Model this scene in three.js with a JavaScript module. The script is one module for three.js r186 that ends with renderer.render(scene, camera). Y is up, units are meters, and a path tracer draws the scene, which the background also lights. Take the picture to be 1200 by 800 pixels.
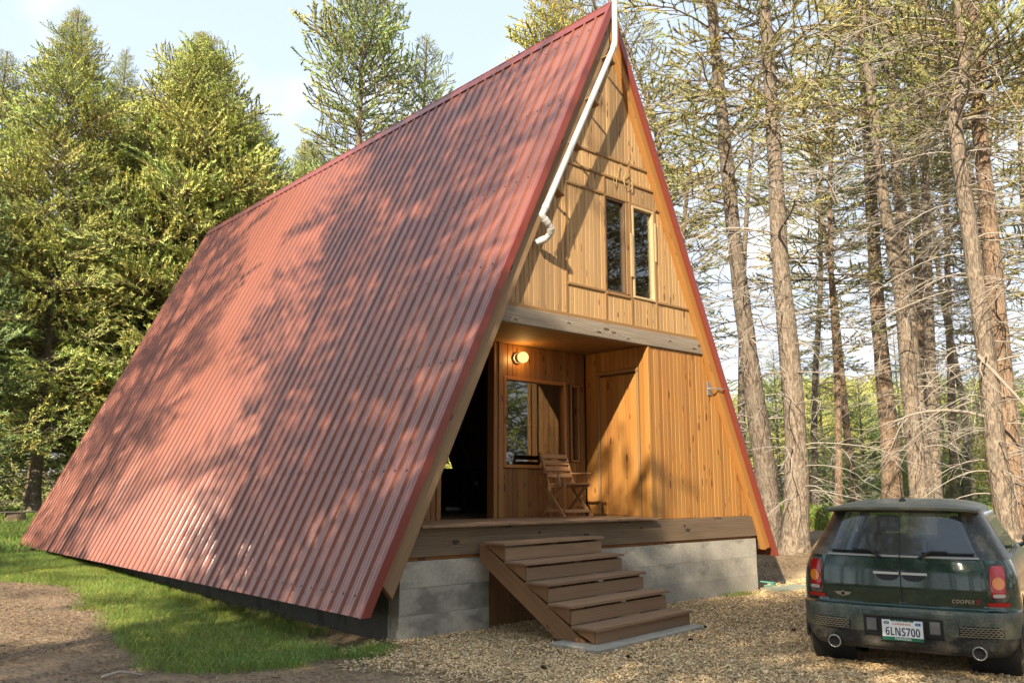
import * as THREE from 'three';
import { mergeGeometries } from 'three/addons/utils/BufferGeometryUtils.js';
import { FontLoader } from 'three/addons/loaders/FontLoader.js';
import { TextGeometry } from 'three/addons/geometries/TextGeometry.js';

// ------------------------------------------------------------------ camera, sky, sun, exposure
// World frame: origin at the cabin's front left foundation corner, x along the gable wall, z out of it towards the drive.
const scene = new THREE.Scene();
const EYE = new THREE.Vector3(-4.967, 1.5, 7.359), FOCAL = 996, PITCH = Math.atan(172 / 996);
const FWD = new THREE.Vector3(0.65998, 0, -0.75128), RIGHT = new THREE.Vector3(0.75128, 0, 0.65998);
const camera = new THREE.PerspectiveCamera(2 * Math.atan(400 / FOCAL) * 180 / Math.PI, 1024 / 682, 0.1, 600);
camera.position.copy(EYE);
camera.lookAt(EYE.clone().addScaledVector(FWD, Math.cos(PITCH)).add(new THREE.Vector3(0, Math.sin(PITCH), 0)));
const renderer = new THREE.WebGLRenderer({ antialias: true });
renderer.setSize(1024, 682);
renderer.toneMapping = THREE.LinearToneMapping;
renderer.toneMappingExposure = 3.15;
renderer.shadowMap.enabled = true;

// repeatable random numbers and noise
function rng(seed) { let a = (seed * 2654435761) >>> 0; return () => { a = (a + 0x6D2B79F5) >>> 0; let t = a; t = Math.imul(t ^ (t >>> 15), t | 1); t ^= t + Math.imul(t ^ (t >>> 7), t | 61); return ((t ^ (t >>> 14)) >>> 0) / 4294967296; }; }
function hash(x, y, s) { let h = Math.imul(x | 0, 374761393) ^ Math.imul(y | 0, 668265263) ^ Math.imul(s | 0, 2246822519); h = Math.imul(h ^ (h >>> 13), 1274126177); h ^= h >>> 16; return (h >>> 0) / 4294967296; }
const mod = (a, n) => ((a % n) + n) % n, mix = (a, b, t) => a + (b - a) * t, clamp = (x, a = 0, b = 1) => Math.min(b, Math.max(a, x));
const sstep = (a, b, x) => { const t = clamp((x - a) / (b - a)); return t * t * (3 - 2 * t); };
function vnoise(x, y, s = 0, px = 1e6, py = 1e6) {
  const xi = Math.floor(x), yi = Math.floor(y); let u = x - xi, v = y - yi; u = u * u * (3 - 2 * u); v = v * v * (3 - 2 * v);
  const x0 = mod(xi, px), x1 = mod(xi + 1, px), y0 = mod(yi, py), y1 = mod(yi + 1, py);
  return mix(mix(hash(x0, y0, s), hash(x1, y0, s), u), mix(hash(x0, y1, s), hash(x1, y1, s), u), v);
}
function fbm(x, y, s = 0, px = 1e6, py = 1e6, o = 4) { let a = 0, w = .5, t = 0; for (let i = 0; i < o; i++) { a += w * vnoise(x, y, s + i, px, py); t += w; w *= .5; x *= 2; y *= 2; px *= 2; py *= 2; } return a / t; }

// sky: pale summer blue with thin broken clouds, the same all round
{
  const W = 1024, H = 512, d = new Float32Array(W * H * 4);
  for (let j = 0; j < H; j++) for (let i = 0; i < W; i++) {
    const el = ((j + .5) / H - .5) * Math.PI, az = (i + .5) / W * 2 * Math.PI, up = Math.max(0, Math.sin(el));
    const k = Math.pow(1 - up, 2.2);
    let c = [mix(.225, .37, k), mix(.285, .39, k), mix(.375, .42, k)];
    const s = 2.2 / (up + .35), X = Math.cos(az) * s, Y = Math.sin(az) * s;
    const cl = sstep(.47, .74, fbm(X * 3.4 + 7.3, Y * 3.4 + 3.1, 5, 1e6, 1e6, 6)) * .7;
    c = [mix(c[0], .44, cl), mix(c[1], .445, cl), mix(c[2], .45, cl)];
    if (el < 0) c = [.16, .15, .10];
    d.set([c[0], c[1], c[2], 1], (j * W + i) * 4);
  }
  const t = new THREE.DataTexture(d, W, H, THREE.RGBAFormat, THREE.FloatType);
  t.mapping = THREE.EquirectangularReflectionMapping; t.magFilter = t.minFilter = THREE.LinearFilter; t.needsUpdate = true;
  scene.background = t; scene.environment = t;
}
const SUN = new THREE.Vector3(-2.4, 1.6, 1.0).normalize();
const sun = new THREE.DirectionalLight(new THREE.Color().setRGB(1, .88, .71), 3.3);
sun.name = 'sun'; sun.position.copy(SUN).multiplyScalar(70); sun.target.position.set(2, 0, -4);
sun.castShadow = true; sun.shadow.mapSize.set(4096, 4096); sun.shadow.radius = 1;
Object.assign(sun.shadow.camera, { left: -40, right: 40, top: 40, bottom: -40, near: 1, far: 200 });
scene.add(sun, sun.target);

// ------------------------------------------------------------------ helpers
const V = (x, y, z) => new THREE.Vector3(x, y, z);
function pixDir(px, py) { const a = (px - 600) / FOCAL, b = -(py - 400) / FOCAL, c = Math.cos(PITCH), s = Math.sin(PITCH); return RIGHT.clone().multiplyScalar(a).addScaledVector(V(0, 1, 0), c * b + s).addScaledVector(FWD, c - s * b); }
function pixAt(px, py, depth) { const d = pixDir(px, py); return EYE.clone().addScaledVector(d, depth / d.dot(FWD)); }   // depth: metres ahead of the camera
const FZ = [[-60, .85], [-40, .7], [-25, .48], [-14, .26], [-10, .12], [-8, .05], [-6, -.03], [-4, -.1], [-2, -.13], [0, -.08], [3, -.04], [60, 0]];
const lut = (T, x) => { if (x <= T[0][0]) return T[0][1]; for (let i = 1; i < T.length; i++) if (x <= T[i][0]) return mix(T[i - 1][1], T[i][1], (x - T[i - 1][0]) / (T[i][0] - T[i - 1][0])); return T[T.length - 1][1]; };
function terrain(x, z) {
  const l = lut(FZ, z) * sstep(.25, -.5, x + Math.max(0, z) * .25), behind = lut(FZ, z) * sstep(-13.5, -16, z);
  const r = .42 * sstep(7.0, 12.5, x - Math.max(0, z) * .8) + 1.2 * sstep(40, 110, x);
  return (behind > 0 ? Math.max(l, behind) : l) + r
    + .035 * (fbm(x * .35 + 40, z * .35 + 11, 21, 1e6, 1e6, 3) - .5) * sstep(1.5, 5, Math.hypot(x - 2, z - 2)) + .6 * (fbm(x * .03 + 9, z * .03, 22) - .5) * sstep(25, 60, Math.hypot(x, z));
}
function pixGround(px, py) { const d = pixDir(px, py); let t = 0, p = null; for (let k = 0, y = 0; k < 25; k++) { t = (y - EYE.y) / d.y; if (!(t > 0) || t > 400) t = 400; p = EYE.clone().addScaledVector(d, t); y = mix(y, terrain(p.x, p.z), .7); } return p; }

const taken = {};
function numbered(n) { taken[n] = (taken[n] || 0) + 1; return taken[n] === 1 ? n : n + '_' + String(taken[n] - 1).padStart(3, '0'); }
function shade(o) { o.traverse(m => { if (m.isMesh) { m.castShadow = true; m.receiveShadow = true; } }); return o; }
function tag(o, label, category, group, kind) { if (label) o.userData.label = label; if (category) o.userData.category = category; if (group) o.userData.group = group; if (kind) o.userData.kind = kind; return o; }
function thing(name, label, category, pos = [0, 0, 0], turn = 0, group) { const o = new THREE.Group(); o.name = numbered(name); o.position.set(...pos); o.rotation.y = turn; scene.add(o); return tag(o, label, category, group); }
function part(name, geo, mat, parent, kind) { const m = new THREE.Mesh(geo, mat); m.name = name; m.castShadow = m.receiveShadow = true; if (kind) m.userData.kind = kind; parent.add(m); return m; }
function solo(name, geo, mat, label, category, group, kind) { const m = part(numbered(name), geo, mat, scene); return tag(m, label, category, group, kind); }
function grp(name, parent) { const g = new THREE.Group(); g.name = name; parent.add(g); return g; }

// convex solids from polygons, uv in metres with v along the grain
const R0 = rng(7);
function solid(polys, grain = 1, off) {
  const cen = V(0, 0, 0); let n = 0; for (const p of polys) for (const q of p) { cen.add(q); n++; } cen.multiplyScalar(1 / n);
  const ou = off ? off[0] : R0() * 5, ov = off ? off[1] : R0() * 7, P = [], N = [], U = [], g = typeof grain === 'number' ? [V(1, 0, 0), V(0, 1, 0), V(0, 0, 1)][grain] : grain;
  for (const p of polys) {
    const nn = V(0, 0, 0); for (let i = 1; i + 1 < p.length; i++) nn.add(p[i].clone().sub(p[0]).cross(p[i + 1].clone().sub(p[0])));
    if (nn.lengthSq() < 1e-16) continue; nn.normalize();
    const mid = p.reduce((a, q) => a.add(q), V(0, 0, 0)).multiplyScalar(1 / p.length), q = nn.dot(mid.sub(cen)) < 0 ? [...p].reverse() : p; if (q !== p) nn.negate();
    let v = g.clone().addScaledVector(nn, -g.dot(nn)); if (v.length() < .2) v = (Math.abs(nn.x) < .5 ? V(1, 0, 0) : V(0, 1, 0)); v.normalize(); const u = v.clone().cross(nn).normalize();
    for (let i = 1; i + 1 < q.length; i++) for (const w of [q[0], q[i], q[i + 1]]) { P.push(w.x, w.y, w.z); N.push(nn.x, nn.y, nn.z); U.push(w.dot(u) + ou, w.dot(v) + ov); }
  }
  const b = new THREE.BufferGeometry(); b.setAttribute('position', new THREE.Float32BufferAttribute(P, 3)); b.setAttribute('normal', new THREE.Float32BufferAttribute(N, 3)); b.setAttribute('uv', new THREE.Float32BufferAttribute(U, 2)); return b;
}
function cbox(x0, x1, y0, y1, z0, z1, c = .004, grain) {   // chamfered box
  const lo = [x0, y0, z0], hi = [x1, y1, z1], s = [x1 - x0, y1 - y0, z1 - z0]; if (grain === undefined) grain = s.indexOf(Math.max(...s)); c = Math.min(c, ...s.map(q => q * .4));
  const pt = (a, sg) => { const r = [0, 0, 0]; for (let k = 0; k < 3; k++) { const h = sg[k] > 0 ? hi[k] : lo[k]; r[k] = k === a ? h : h - sg[k] * c; } return V(...r); };
  const polys = [], sgn = [-1, 1];
  for (let a = 0; a < 3; a++) for (const s1 of sgn) { const b = (a + 1) % 3, d = (a + 2) % 3; polys.push([[-1, -1], [1, -1], [1, 1], [-1, 1]].map(([p, q]) => { const g = [0, 0, 0]; g[a] = s1; g[b] = p; g[d] = q; return pt(a, g); })); }
  for (let a = 0; a < 3; a++) for (const s1 of sgn) for (const s2 of sgn) { const b = (a + 1) % 3, d = (a + 2) % 3, m = (q) => { const g = [0, 0, 0]; g[d] = q; g[a] = s1; g[b] = s2; return g; }; polys.push([pt(a, m(-1)), pt(a, m(1)), pt(b, m(1)), pt(b, m(-1))]); }
  for (const a of sgn) for (const b of sgn) for (const d of sgn) polys.push([0, 1, 2].map(k => pt(k, [a, b, d])));
  return solid(polys, grain);
}
const area2 = p => { let a = 0; for (let i = 0; i < p.length; i++) { const q = p[(i + 1) % p.length]; a += p[i][0] * q[1] - q[0] * p[i][1]; } return a; };
function clip(poly, a, b, c) { const r = []; for (let i = 0; i < poly.length; i++) { const p = poly[i], q = poly[(i + 1) % poly.length], dp = a * p[0] + b * p[1] - c, dq = a * q[0] + b * q[1] - c; if (dp <= 0) r.push(p); if ((dp < 0 && dq > 0) || (dp > 0 && dq < 0)) { const t = dp / (dp - dq); r.push([mix(p[0], q[0], t), mix(p[1], q[1], t)]); } } return r; }
function inset(poly, c) { let p = poly; const src = area2(poly) < 0 ? [...poly].reverse() : poly; p = src; for (let i = 0; i < src.length; i++) { const u = src[i], v = src[(i + 1) % src.length], l = Math.hypot(v[0] - u[0], v[1] - u[1]); if (l < 1e-6) continue; const nx = (v[1] - u[1]) / l, ny = -(v[0] - u[0]) / l; p = clip(p, nx, ny, nx * u[0] + ny * u[1] - c); } return p; }
function prism(poly, z0, z1, c = .004, grain = 1) {   // convex outline in xy, thick from z0 (back) to z1 (front), front edge chamfered
  if (area2(poly) < 0) poly = [...poly].reverse();
  const f = inset(poly, c), n = poly.length, polys = [poly.map(p => V(p[0], p[1], z0))], A = poly.map(p => V(p[0], p[1], z1 - c));
  if (f.length === n) { // same corner count: bevel
    let best = 0, bd = 1e9; for (let k = 0; k < n; k++) { const d = Math.hypot(f[k][0] - poly[0][0], f[k][1] - poly[0][1]); if (d < bd) { bd = d; best = k; } }
    const F = poly.map((_, i) => { const q = f[(i + best) % n]; return V(q[0], q[1], z1); }); polys.push(F);
    for (let i = 0; i < n; i++) { const j = (i + 1) % n; polys.push([A[i], A[j], F[j], F[i]]); }
  } else polys.push(A);
  for (let i = 0; i < n; i++) { const j = (i + 1) % n; polys.push([V(poly[i][0], poly[i][1], z0), V(poly[j][0], poly[j][1], z0), A[j], A[i]]); }
  return solid(polys, grain);
}
// a collector for tubes, blades and loose triangles that belong to one part
class MB {
  constructor() { this.p = []; this.n = []; this.u = []; this.c = []; this.i = []; }
  v(p, n, u = 0, w = 0, col = [1, 1, 1]) { this.p.push(p.x, p.y, p.z); this.n.push(n.x, n.y, n.z); this.u.push(u, w); this.c.push(...col); return this.p.length / 3 - 1; }
  tri(a, b, c, col = [1, 1, 1], nn) { const n = nn || b.clone().sub(a).cross(c.clone().sub(a)).normalize(); const k = this.v(a, n, 0, 0, col); this.v(b, n, 1, 0, col); this.v(c, n, .5, 1, col); this.i.push(k, k + 1, k + 2); }
  tube(pts, rad, sides = 6, col = [1, 1, 1], bump = 0, seed = 1, cap = true) {
    const n = pts.length; let t = pts[1].clone().sub(pts[0]).normalize(), e = Math.abs(t.y) > .9 ? V(1, 0, 0) : V(0, 1, 0), a = e.clone().addScaledVector(t, -e.dot(t)).normalize(), L = 0; const base = this.p.length / 3;
    for (let k = 0; k < n; k++) {
      const t2 = pts[Math.min(n - 1, k + 1)].clone().sub(pts[Math.max(0, k - 1)]).normalize(); a.addScaledVector(t2, -a.dot(t2)).normalize(); const b = t2.clone().cross(a); if (k) L += pts[k].distanceTo(pts[k - 1]);
      const r = typeof rad === 'function' ? rad(k / (n - 1)) : mix(rad[0], rad[1], k / (n - 1));
      for (let s = 0; s <= sides; s++) { const th = s / sides * 2 * Math.PI, d = a.clone().multiplyScalar(Math.cos(th)).addScaledVector(b, Math.sin(th)), rr = bump ? r * (1 + bump * (fbm((s % sides) * 1.3, L * 2.2, seed, sides * 1.3 | 0 || 1, 1e6, 2) - .5) * 2) : r; this.v(pts[k].clone().addScaledVector(d, rr), d, s / sides * 2 * Math.PI * Math.max(.02, rad[0] || r), L, col); }
    }
    for (let k = 0; k < n - 1; k++) for (let s = 0; s < sides; s++) { const q = base + k * (sides + 1) + s, w = q + sides + 1; this.i.push(q, q + 1, w, w, q + 1, w + 1); }
    if (cap) for (const k of [0, n - 1]) { const dir = k ? t.copy(pts[n - 1]).sub(pts[n - 2]).normalize() : t.copy(pts[0]).sub(pts[1]).normalize(), c0 = this.v(pts[k], dir, 0, 0, col), st = base + k * (sides + 1); const ring = []; for (let s = 0; s < sides; s++) { const j = (st + s) * 3; ring.push(this.v(V(this.p[j], this.p[j + 1], this.p[j + 2]), dir, 0, 0, col)); } for (let s = 0; s < sides; s++) { const x = ring[s], y = ring[(s + 1) % sides]; k ? this.i.push(c0, x, y) : this.i.push(c0, y, x); } }
  }
  geo(colors = false) { const b = new THREE.BufferGeometry(); const p = this.p, n = this.n, I = this.i; for (let k = 0; k < I.length; k += 3) { const a = I[k] * 3, b = I[k + 1] * 3, c = I[k + 2] * 3, ux = p[b] - p[a], uy = p[b + 1] - p[a + 1], uz = p[b + 2] - p[a + 2], vx = p[c] - p[a], vy = p[c + 1] - p[a + 1], vz = p[c + 2] - p[a + 2]; if ((uy * vz - uz * vy) * (n[a] + n[b] + n[c]) + (uz * vx - ux * vz) * (n[a + 1] + n[b + 1] + n[c + 1]) + (ux * vy - uy * vx) * (n[a + 2] + n[b + 2] + n[c + 2]) < 0) { const t = I[k + 1]; I[k + 1] = I[k + 2]; I[k + 2] = t; } }
    b.setAttribute('position', new THREE.Float32BufferAttribute(this.p, 3)); b.setAttribute('normal', new THREE.Float32BufferAttribute(this.n, 3)); b.setAttribute('uv', new THREE.Float32BufferAttribute(this.u, 2)); if (colors) b.setAttribute('color', new THREE.Float32BufferAttribute(this.c, 3)); b.setIndex(this.i); return b; }
}
const tubeGeo = (pts, rad, sides, bump, seed) => { const m = new MB(); m.tube(pts, rad, sides, [1, 1, 1], bump, seed); return m.geo(); };

// ------------------------------------------------------------------ textures and materials
const toS = x => x <= .0031308 ? x * 12.92 : 1.055 * Math.pow(Math.max(0, x), 1 / 2.4) - .055;
function tex(w, h, su, sv, fn, srgb = true) {   // fn(i, j) -> linear colour; su, sv: metres covered
  const d = new Uint8Array(w * h * 4);
  for (let j = 0; j < h; j++) for (let i = 0; i < w; i++) { let c = fn(i, j); if (typeof c === 'number') c = [c, c, c]; const k = (j * w + i) * 4; for (let q = 0; q < 3; q++) d[k + q] = Math.round(255 * clamp(srgb ? toS(c[q]) : c[q])); d[k + 3] = 255; }
  const t = new THREE.DataTexture(d, w, h); t.wrapS = t.wrapT = THREE.RepeatWrapping; t.magFilter = THREE.LinearFilter; t.minFilter = THREE.LinearMipmapLinearFilter; t.generateMipmaps = true; t.repeat.set(1 / su, 1 / sv); if (srgb) t.colorSpace = THREE.SRGBColorSpace; t.needsUpdate = true; return t;
}
function woodHeight(seed, knots) {
  const W = 256, H = 512, a = new Float32Array(W * H), kn = new Float32Array(W * H), r = rng(seed), K = []; for (let k = 0; k < knots; k++) K.push([r() * W, r() * H, 4 + r() * 7]);
  for (let j = 0; j < H; j++) for (let i = 0; i < W; i++) {
    let push = 0, dark = 0; for (const [x, y, s] of K) { let dx = mod(i - x + W / 2, W) - W / 2, dy = (mod(j - y + H / 2, H) - H / 2) * .62; const q = Math.hypot(dx, dy) / s; if (q < 4) { push += Math.exp(-q * q * .35) * 14 * Math.sign(dx || 1); dark = Math.max(dark, sstep(1.15, .7, q)); } }
    const wob = fbm(i / W * 4, j / H * 3, seed + 3, 4, 3, 3) * 26, x = i + push + wob, ring = .5 + .5 * Math.sin((x / W) * 2 * Math.PI * 22), fine = fbm(i / W * 90, j / H * 6, seed + 8, 90, 6, 2), big = fbm(i / W * 6, j / H * 2, seed + 12, 6, 2, 3);
    a[j * W + i] = clamp(.25 * ring + .4 * fine + .35 * big - .1); kn[j * W + i] = dark;
  }
  return { W, H, a, kn };
}
function woodTex(seed, knots, lo, hi, knot, su = .5, sv = 2) { const w = woodHeight(seed, knots); const map = tex(w.W, w.H, su, sv, (i, j) => { const k = j * w.W + i, t = w.a[k], d = w.kn[k]; return [0, 1, 2].map(q => mix(mix(lo[q], hi[q], t), knot[q], d)); }); const bump = tex(w.W, w.H, su, sv, (i, j) => clamp(w.a[j * w.W + i] * .8 + .1), false); return { map, bump }; }
const std = o => new THREE.MeshStandardMaterial(o), phys = o => new THREE.MeshPhysicalMaterial(o);
const lin = (r, g, b) => new THREE.Color().setRGB(r, g, b);
const wSiding = woodTex(3, 9, [.33, .19, .072], [.58, .37, .165], [.17, .08, .03]);
const wGrey = woodTex(11, 6, [.13, .10, .07], [.40, .34, .27], [.08, .055, .035]);
const wBrown = woodTex(17, 5, [.10, .066, .038], [.30, .215, .135], [.05, .03, .018]);
const wComp = woodTex(23, 0, [.17, .105, .06], [.31, .20, .118], [.1, .1, .1]);
const wPale = woodTex(29, 2, [.52, .38, .20], [.72, .56, .33], [.3, .18, .08]);
const woodM = (t, c = [1, 1, 1], rough = .72, b = .0012) => std({ map: t.map, bumpMap: t.bump, bumpScale: b, roughness: rough, color: lin(...c) });
const mSiding = [[1, 1, 1], [.92, .89, .85], [1.05, 1.03, 1.0], [.96, .91, .84], [1.0, .95, .9], [.87, .84, .81]].map(c => woodM(wSiding, c, .68));
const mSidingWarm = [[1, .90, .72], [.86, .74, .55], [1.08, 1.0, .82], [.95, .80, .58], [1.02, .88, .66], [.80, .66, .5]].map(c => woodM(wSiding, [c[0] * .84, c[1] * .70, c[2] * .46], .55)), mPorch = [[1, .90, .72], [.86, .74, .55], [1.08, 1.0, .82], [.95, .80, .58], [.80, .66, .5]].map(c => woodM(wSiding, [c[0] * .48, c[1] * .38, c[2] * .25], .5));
const mSidingGrey = [[.70, .68, .69], [.64, .63, .64], [.76, .73, .73]].map(c => woodM(wSiding, c, .75));
const mTrimWood = woodM(wSiding, [.62, .55, .45], .6), mRafter = woodM(wBrown, [1.35, 1.15, .9], .6), mRafterWarm = woodM(wSiding, [.80, .60, .36], .5);
const mBeamGrey = woodM(wGrey, [1.0, .96, .9], .85, .002), mRim = woodM(wBrown, [.78, .74, .68], .85, .002), mComp = [[1.15, 1.1, 1.02], [1.02, .98, .92], [1.25, 1.18, 1.08]].map(c => woodM(wComp, c, .8, .0008));
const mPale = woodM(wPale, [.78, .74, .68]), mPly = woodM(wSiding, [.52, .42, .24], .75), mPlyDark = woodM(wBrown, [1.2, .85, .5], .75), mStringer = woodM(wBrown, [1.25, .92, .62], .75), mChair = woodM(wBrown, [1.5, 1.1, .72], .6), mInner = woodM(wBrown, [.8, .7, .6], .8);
const tConc = tex(512, 512, 1.6, 1.6, (i, j) => { const x = i / 512, y = j / 512, a = fbm(x * 5, y * 5, 41, 5, 5, 5), b = fbm(x * 60, y * 60, 44, 60, 60, 2), st = sstep(.52, .70, fbm(x * 7, y * 4, 47, 7, 4, 4)), pore = sstep(.80, .86, vnoise(x * 90, y * 90, 51, 90, 90)); const k = .42 * (.62 + .5 * a + .24 * (b - .5)) * (1 - .38 * st) * (1 - .15 * pore); return [k, k * .91, k * .73]; });
const tConcB = tex(256, 256, .4, .4, (i, j) => fbm(i / 256 * 40, j / 256 * 40, 55, 40, 40, 3), false);
const mConc = [1, .94, 1.03].map(k => std({ map: tConc, bumpMap: tConcB, bumpScale: .003, roughness: .9, color: lin(k, k, k) }));
const tRoof = tex(256, 512, 1.8, 6, (i, j) => { const a = fbm(i / 256 * 8, j / 512 * 3, 61, 8, 3, 4), s = fbm(i / 256 * 60, j / 512 * 2, 66, 60, 2, 2), k = .86 + .22 * a + .12 * (s - .5); return [.24 * k, .068 * k * (1 + .2 * s), .036 * k * (1 + .25 * s)]; });
const tRoofR = tex(256, 256, 1.2, 2.5, (i, j) => .74 + .26 * fbm(i / 256 * 12, j / 256 * 6, 71, 12, 6, 4), false);
const mRoof = phys({ map: tRoof, roughness: .5, roughnessMap: tRoofR, metalness: 0, clearcoat: .6, clearcoatRoughness: .13, specularIntensity: .7 });
const mRoofTrim = phys({ color: lin(.21, .038, .022), roughness: .42, clearcoat: .3, clearcoatRoughness: .3 });
const tBark = tex(256, 512, .8, 1.6, (i, j) => { const x = i / 256, y = j / 512, w = fbm(x * 8, y * 6, 81, 8, 6, 3), f = fbm(x * 34 + w * 4, y * 22, 84, 34, 22, 4), k = sstep(.22, .70, f), l = fbm(x * 40, y * 40, 88, 40, 40, 2), li = sstep(.58, .72, fbm(x * 6, y * 10, 90, 6, 10, 4)); let c = [mix(.12, .29, k), mix(.092, .235, k), mix(.068, .175, k)]; c = c.map((q, n) => mix(q, [.30, .28, .22][n], li * .35) * (.8 + .4 * l)); return c; });
const tBarkB = tex(256, 512, .8, 1.6, (i, j) => { const x = i / 256, y = j / 512, w = fbm(x * 8, y * 6, 81, 8, 6, 3); return sstep(.2, .75, fbm(x * 34 + w * 4, y * 22, 84, 34, 22, 4)); }, false);
const mBark = [[.95, .91, .86], [1.0, .83, .70], [.74, .71, .68]].map(c => std({ map: tBark, bumpMap: tBarkB, bumpScale: .012, roughness: .95, color: lin(...c) }));
const mDead = [[.41, .36, .29], [.33, .28, .22], [.25, .205, .16]].map(c => std({ color: lin(...c), roughness: .95 }));
const mNeedle = phys({ vertexColors: true, roughness: .7, side: THREE.DoubleSide });
const mLeaf = mNeedle;
const mGlass = phys({ color: lin(.93, .95, .94), roughness: .02, transmission: 1, thickness: 0, ior: 1.8 });
const mIron = std({ color: lin(.012, .012, .013), roughness: .6, metalness: .3 }), mBlack = std({ color: lin(.015, .015, .015), roughness: .7 }), mPVC = std({ color: lin(.52, .51, .47), roughness: .45 }), mSteel = std({ color: lin(.42, .42, .42), roughness: .42, metalness: .8 });

// ------------------------------------------------------------------ the cabin
const AX = 3.22, AY = 8.11, KL = .4757, KR = .4586, ZF = .13, ZB = -14.0, DECK = 1.12, EAVE_L = .282, EAVE_R = .50;
const lineL = (y, d = 0) => AX - (AY - y) * KL + d * Math.hypot(1, KL), lineR = (y, d = 0) => AX + (AY - y) * KR - d * Math.hypot(1, KR);   // roof outline at height y, d metres inside it
const clipRoof = (poly, d) => { // keep what lies d or more inside both slopes
  poly = clip(poly, -1, KL, -(AX - AY * KL + d * Math.hypot(1, KL))); return poly.length > 2 ? clip(poly, 1, KR, AX + AY * KR - d * Math.hypot(1, KR)) : []; };
const cabin = thing('frame_cabin', 'tall triangular wooden cabin with steep red ribbed metal roof and open porch', 'cabin');
const rB = rng(101);

const mConcShade = std({ map: tConc, bumpMap: tConcB, bumpScale: .003, roughness: .9, color: lin(.22, .22, .22) });   // eave shade put into a darkened concrete colour, for side and back walls
// foundation: poured concrete, three courses showing the form boards
function foundation(x0, x1, z0, z1, name = 'foundation_wall') {
  const g = grp(name, cabin), ys = [-.45, .235, .50, .765];
  for (let k = 0; k < 3; k++) { const e = [.003, 0, .0015][k]; part('concrete_course', cbox(x0 - e, x1 + e, ys[k] + .001, ys[k + 1], z0 - e, z1 + e, .003, 0), z0 < -1 ? mConcShade : mConc[(k + (x0 > 2 ? 1 : 0)) % 3], g); }
}
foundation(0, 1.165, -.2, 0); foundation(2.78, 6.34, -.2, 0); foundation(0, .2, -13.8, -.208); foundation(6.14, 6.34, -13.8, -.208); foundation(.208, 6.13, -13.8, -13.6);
{ const h = grp('crawl_space_hatch', cabin); part('panel', cbox(1.172, 2.77, -.2, .765, -.16, -.10, .003, 1), mPlyDark, h); part('handle', cbox(1.52, 1.78, .22, .285, -.10, -.06, .006), mStringer, h); }
part('sill_plate', cbox(0, 6.34, .768, .80, -.2, -.006, .003), woodM(wSiding, [.55, .36, .2]), cabin);
part('rim_beam', prism([[.02, .802], [6.37, .802], [6.37, 1.092], [.02, 1.092]], -.03, .022, .006, 0), mRim, cabin);
for (const x of [1.9, 3.7, 4.6]) part('bolt', new THREE.CylinderGeometry(.012, .012, .012, 8).rotateX(Math.PI / 2).translate(x, 1.0, .026), mIron, cabin);
part('floor_beam', prism(clipRoof([[1, 3.412], [5.6, 3.412], [5.6, 3.612], [1, 3.612]], .16), -.06, .028, .006, 0), mBeamGrey, cabin);

// vertical boards filling an outline; each board is a piece of its own
function siding(name, parent, rect, mats, { w = .072, d = .13, z = 0, holes = [], clipTo = true, backing = true } = {}) {
  const g = grp(name, parent), [x0, x1, y0, y1] = rect, n = Math.max(1, Math.round((x1 - x0) / w)), bw = (x1 - x0) / n;
  const cut = p => clipTo ? clipRoof(p, d) : p;
  let solids = [[x0, x1, y0, y1]];
  for (const [a, b, c, e] of holes) solids = solids.flatMap(([p, q, r, s]) => a >= q || b <= p || c >= s || e <= r ? [[p, q, r, s]] : [[p, a, r, s], [b, q, r, s], [Math.max(p, a), Math.min(q, b), r, c], [Math.max(p, a), Math.min(q, b), e, s]].filter(k => k[1] - k[0] > .004 && k[3] - k[2] > .004));
  if (backing) for (const [a, b, c, e] of solids) { const p = cut([[a, c], [b, c], [b, e], [a, e]]); if (p.length > 2) part('backing', prism(p, z - .07, z - .024, .001), mInner, g); }
  for (let k = 0; k < n; k++) {
    const a = x0 + k * bw + .0012, b = x0 + (k + 1) * bw - .0012, spans = [[y0, y1]]; const m = mats[Math.floor(rB() * mats.length)], dz = (rB() - .5) * .003;
    let runs = [[y0, y1]]; for (const [ha, hb, hc, he] of holes) if (b > ha + .001 && a < hb - .001) runs = runs.flatMap(([p, q]) => [[p, Math.min(q, hc)], [Math.max(p, he), q]].filter(s => s[1] - s[0] > .01));
    for (const [p, q] of runs) { const pl = cut([[a, p], [b, p], [b, q], [a, q]]); if (pl.length > 2 && Math.abs(area2(pl)) > .0012) part('board', prism(pl, z - .022, z + dz, .0055), m, g); }
  }
  return g;
}
const Y0 = 3.615, YL = 4.045, YC = 5.38, YB = 5.65, YA = 5.92, X1 = 2.40, X2 = 3.13, X3 = 3.645, X4 = 4.17;
const gable = [];
siding('siding_panel', cabin, [2.2, 4.3, YA, 7.7], mSidingGrey.concat(mSiding.slice(0, 2)));
siding('siding_panel', cabin, [2.0, X3, YB, YA], mSiding); siding('siding_panel', cabin, [X3, 4.4, YB, YA], mSiding);
siding('siding_panel', cabin, [X1, X2, YC, YB], mSiding); siding('siding_panel', cabin, [X2, X3, YC, YB], mSidingGrey); siding('siding_panel', cabin, [X3, 4.5, YC, YB], mSidingGrey);
siding('siding_panel', cabin, [1.2, X1, Y0, YB], mSiding.concat(mSidingGrey)); siding('siding_panel', cabin, [X1, X2, YL, YC], mSiding); siding('siding_panel', cabin, [X4, 5.2, YL, YC], mSiding);
siding('siding_panel', cabin, [X1, X2, Y0, YL], mSiding); siding('siding_panel', cabin, [X2, X3, Y0, YL], mSiding); siding('siding_panel', cabin, [X3, X4, Y0, YL], mSiding); siding('siding_panel', cabin, [X4, 5.4, Y0, YL], mSiding);
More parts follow.
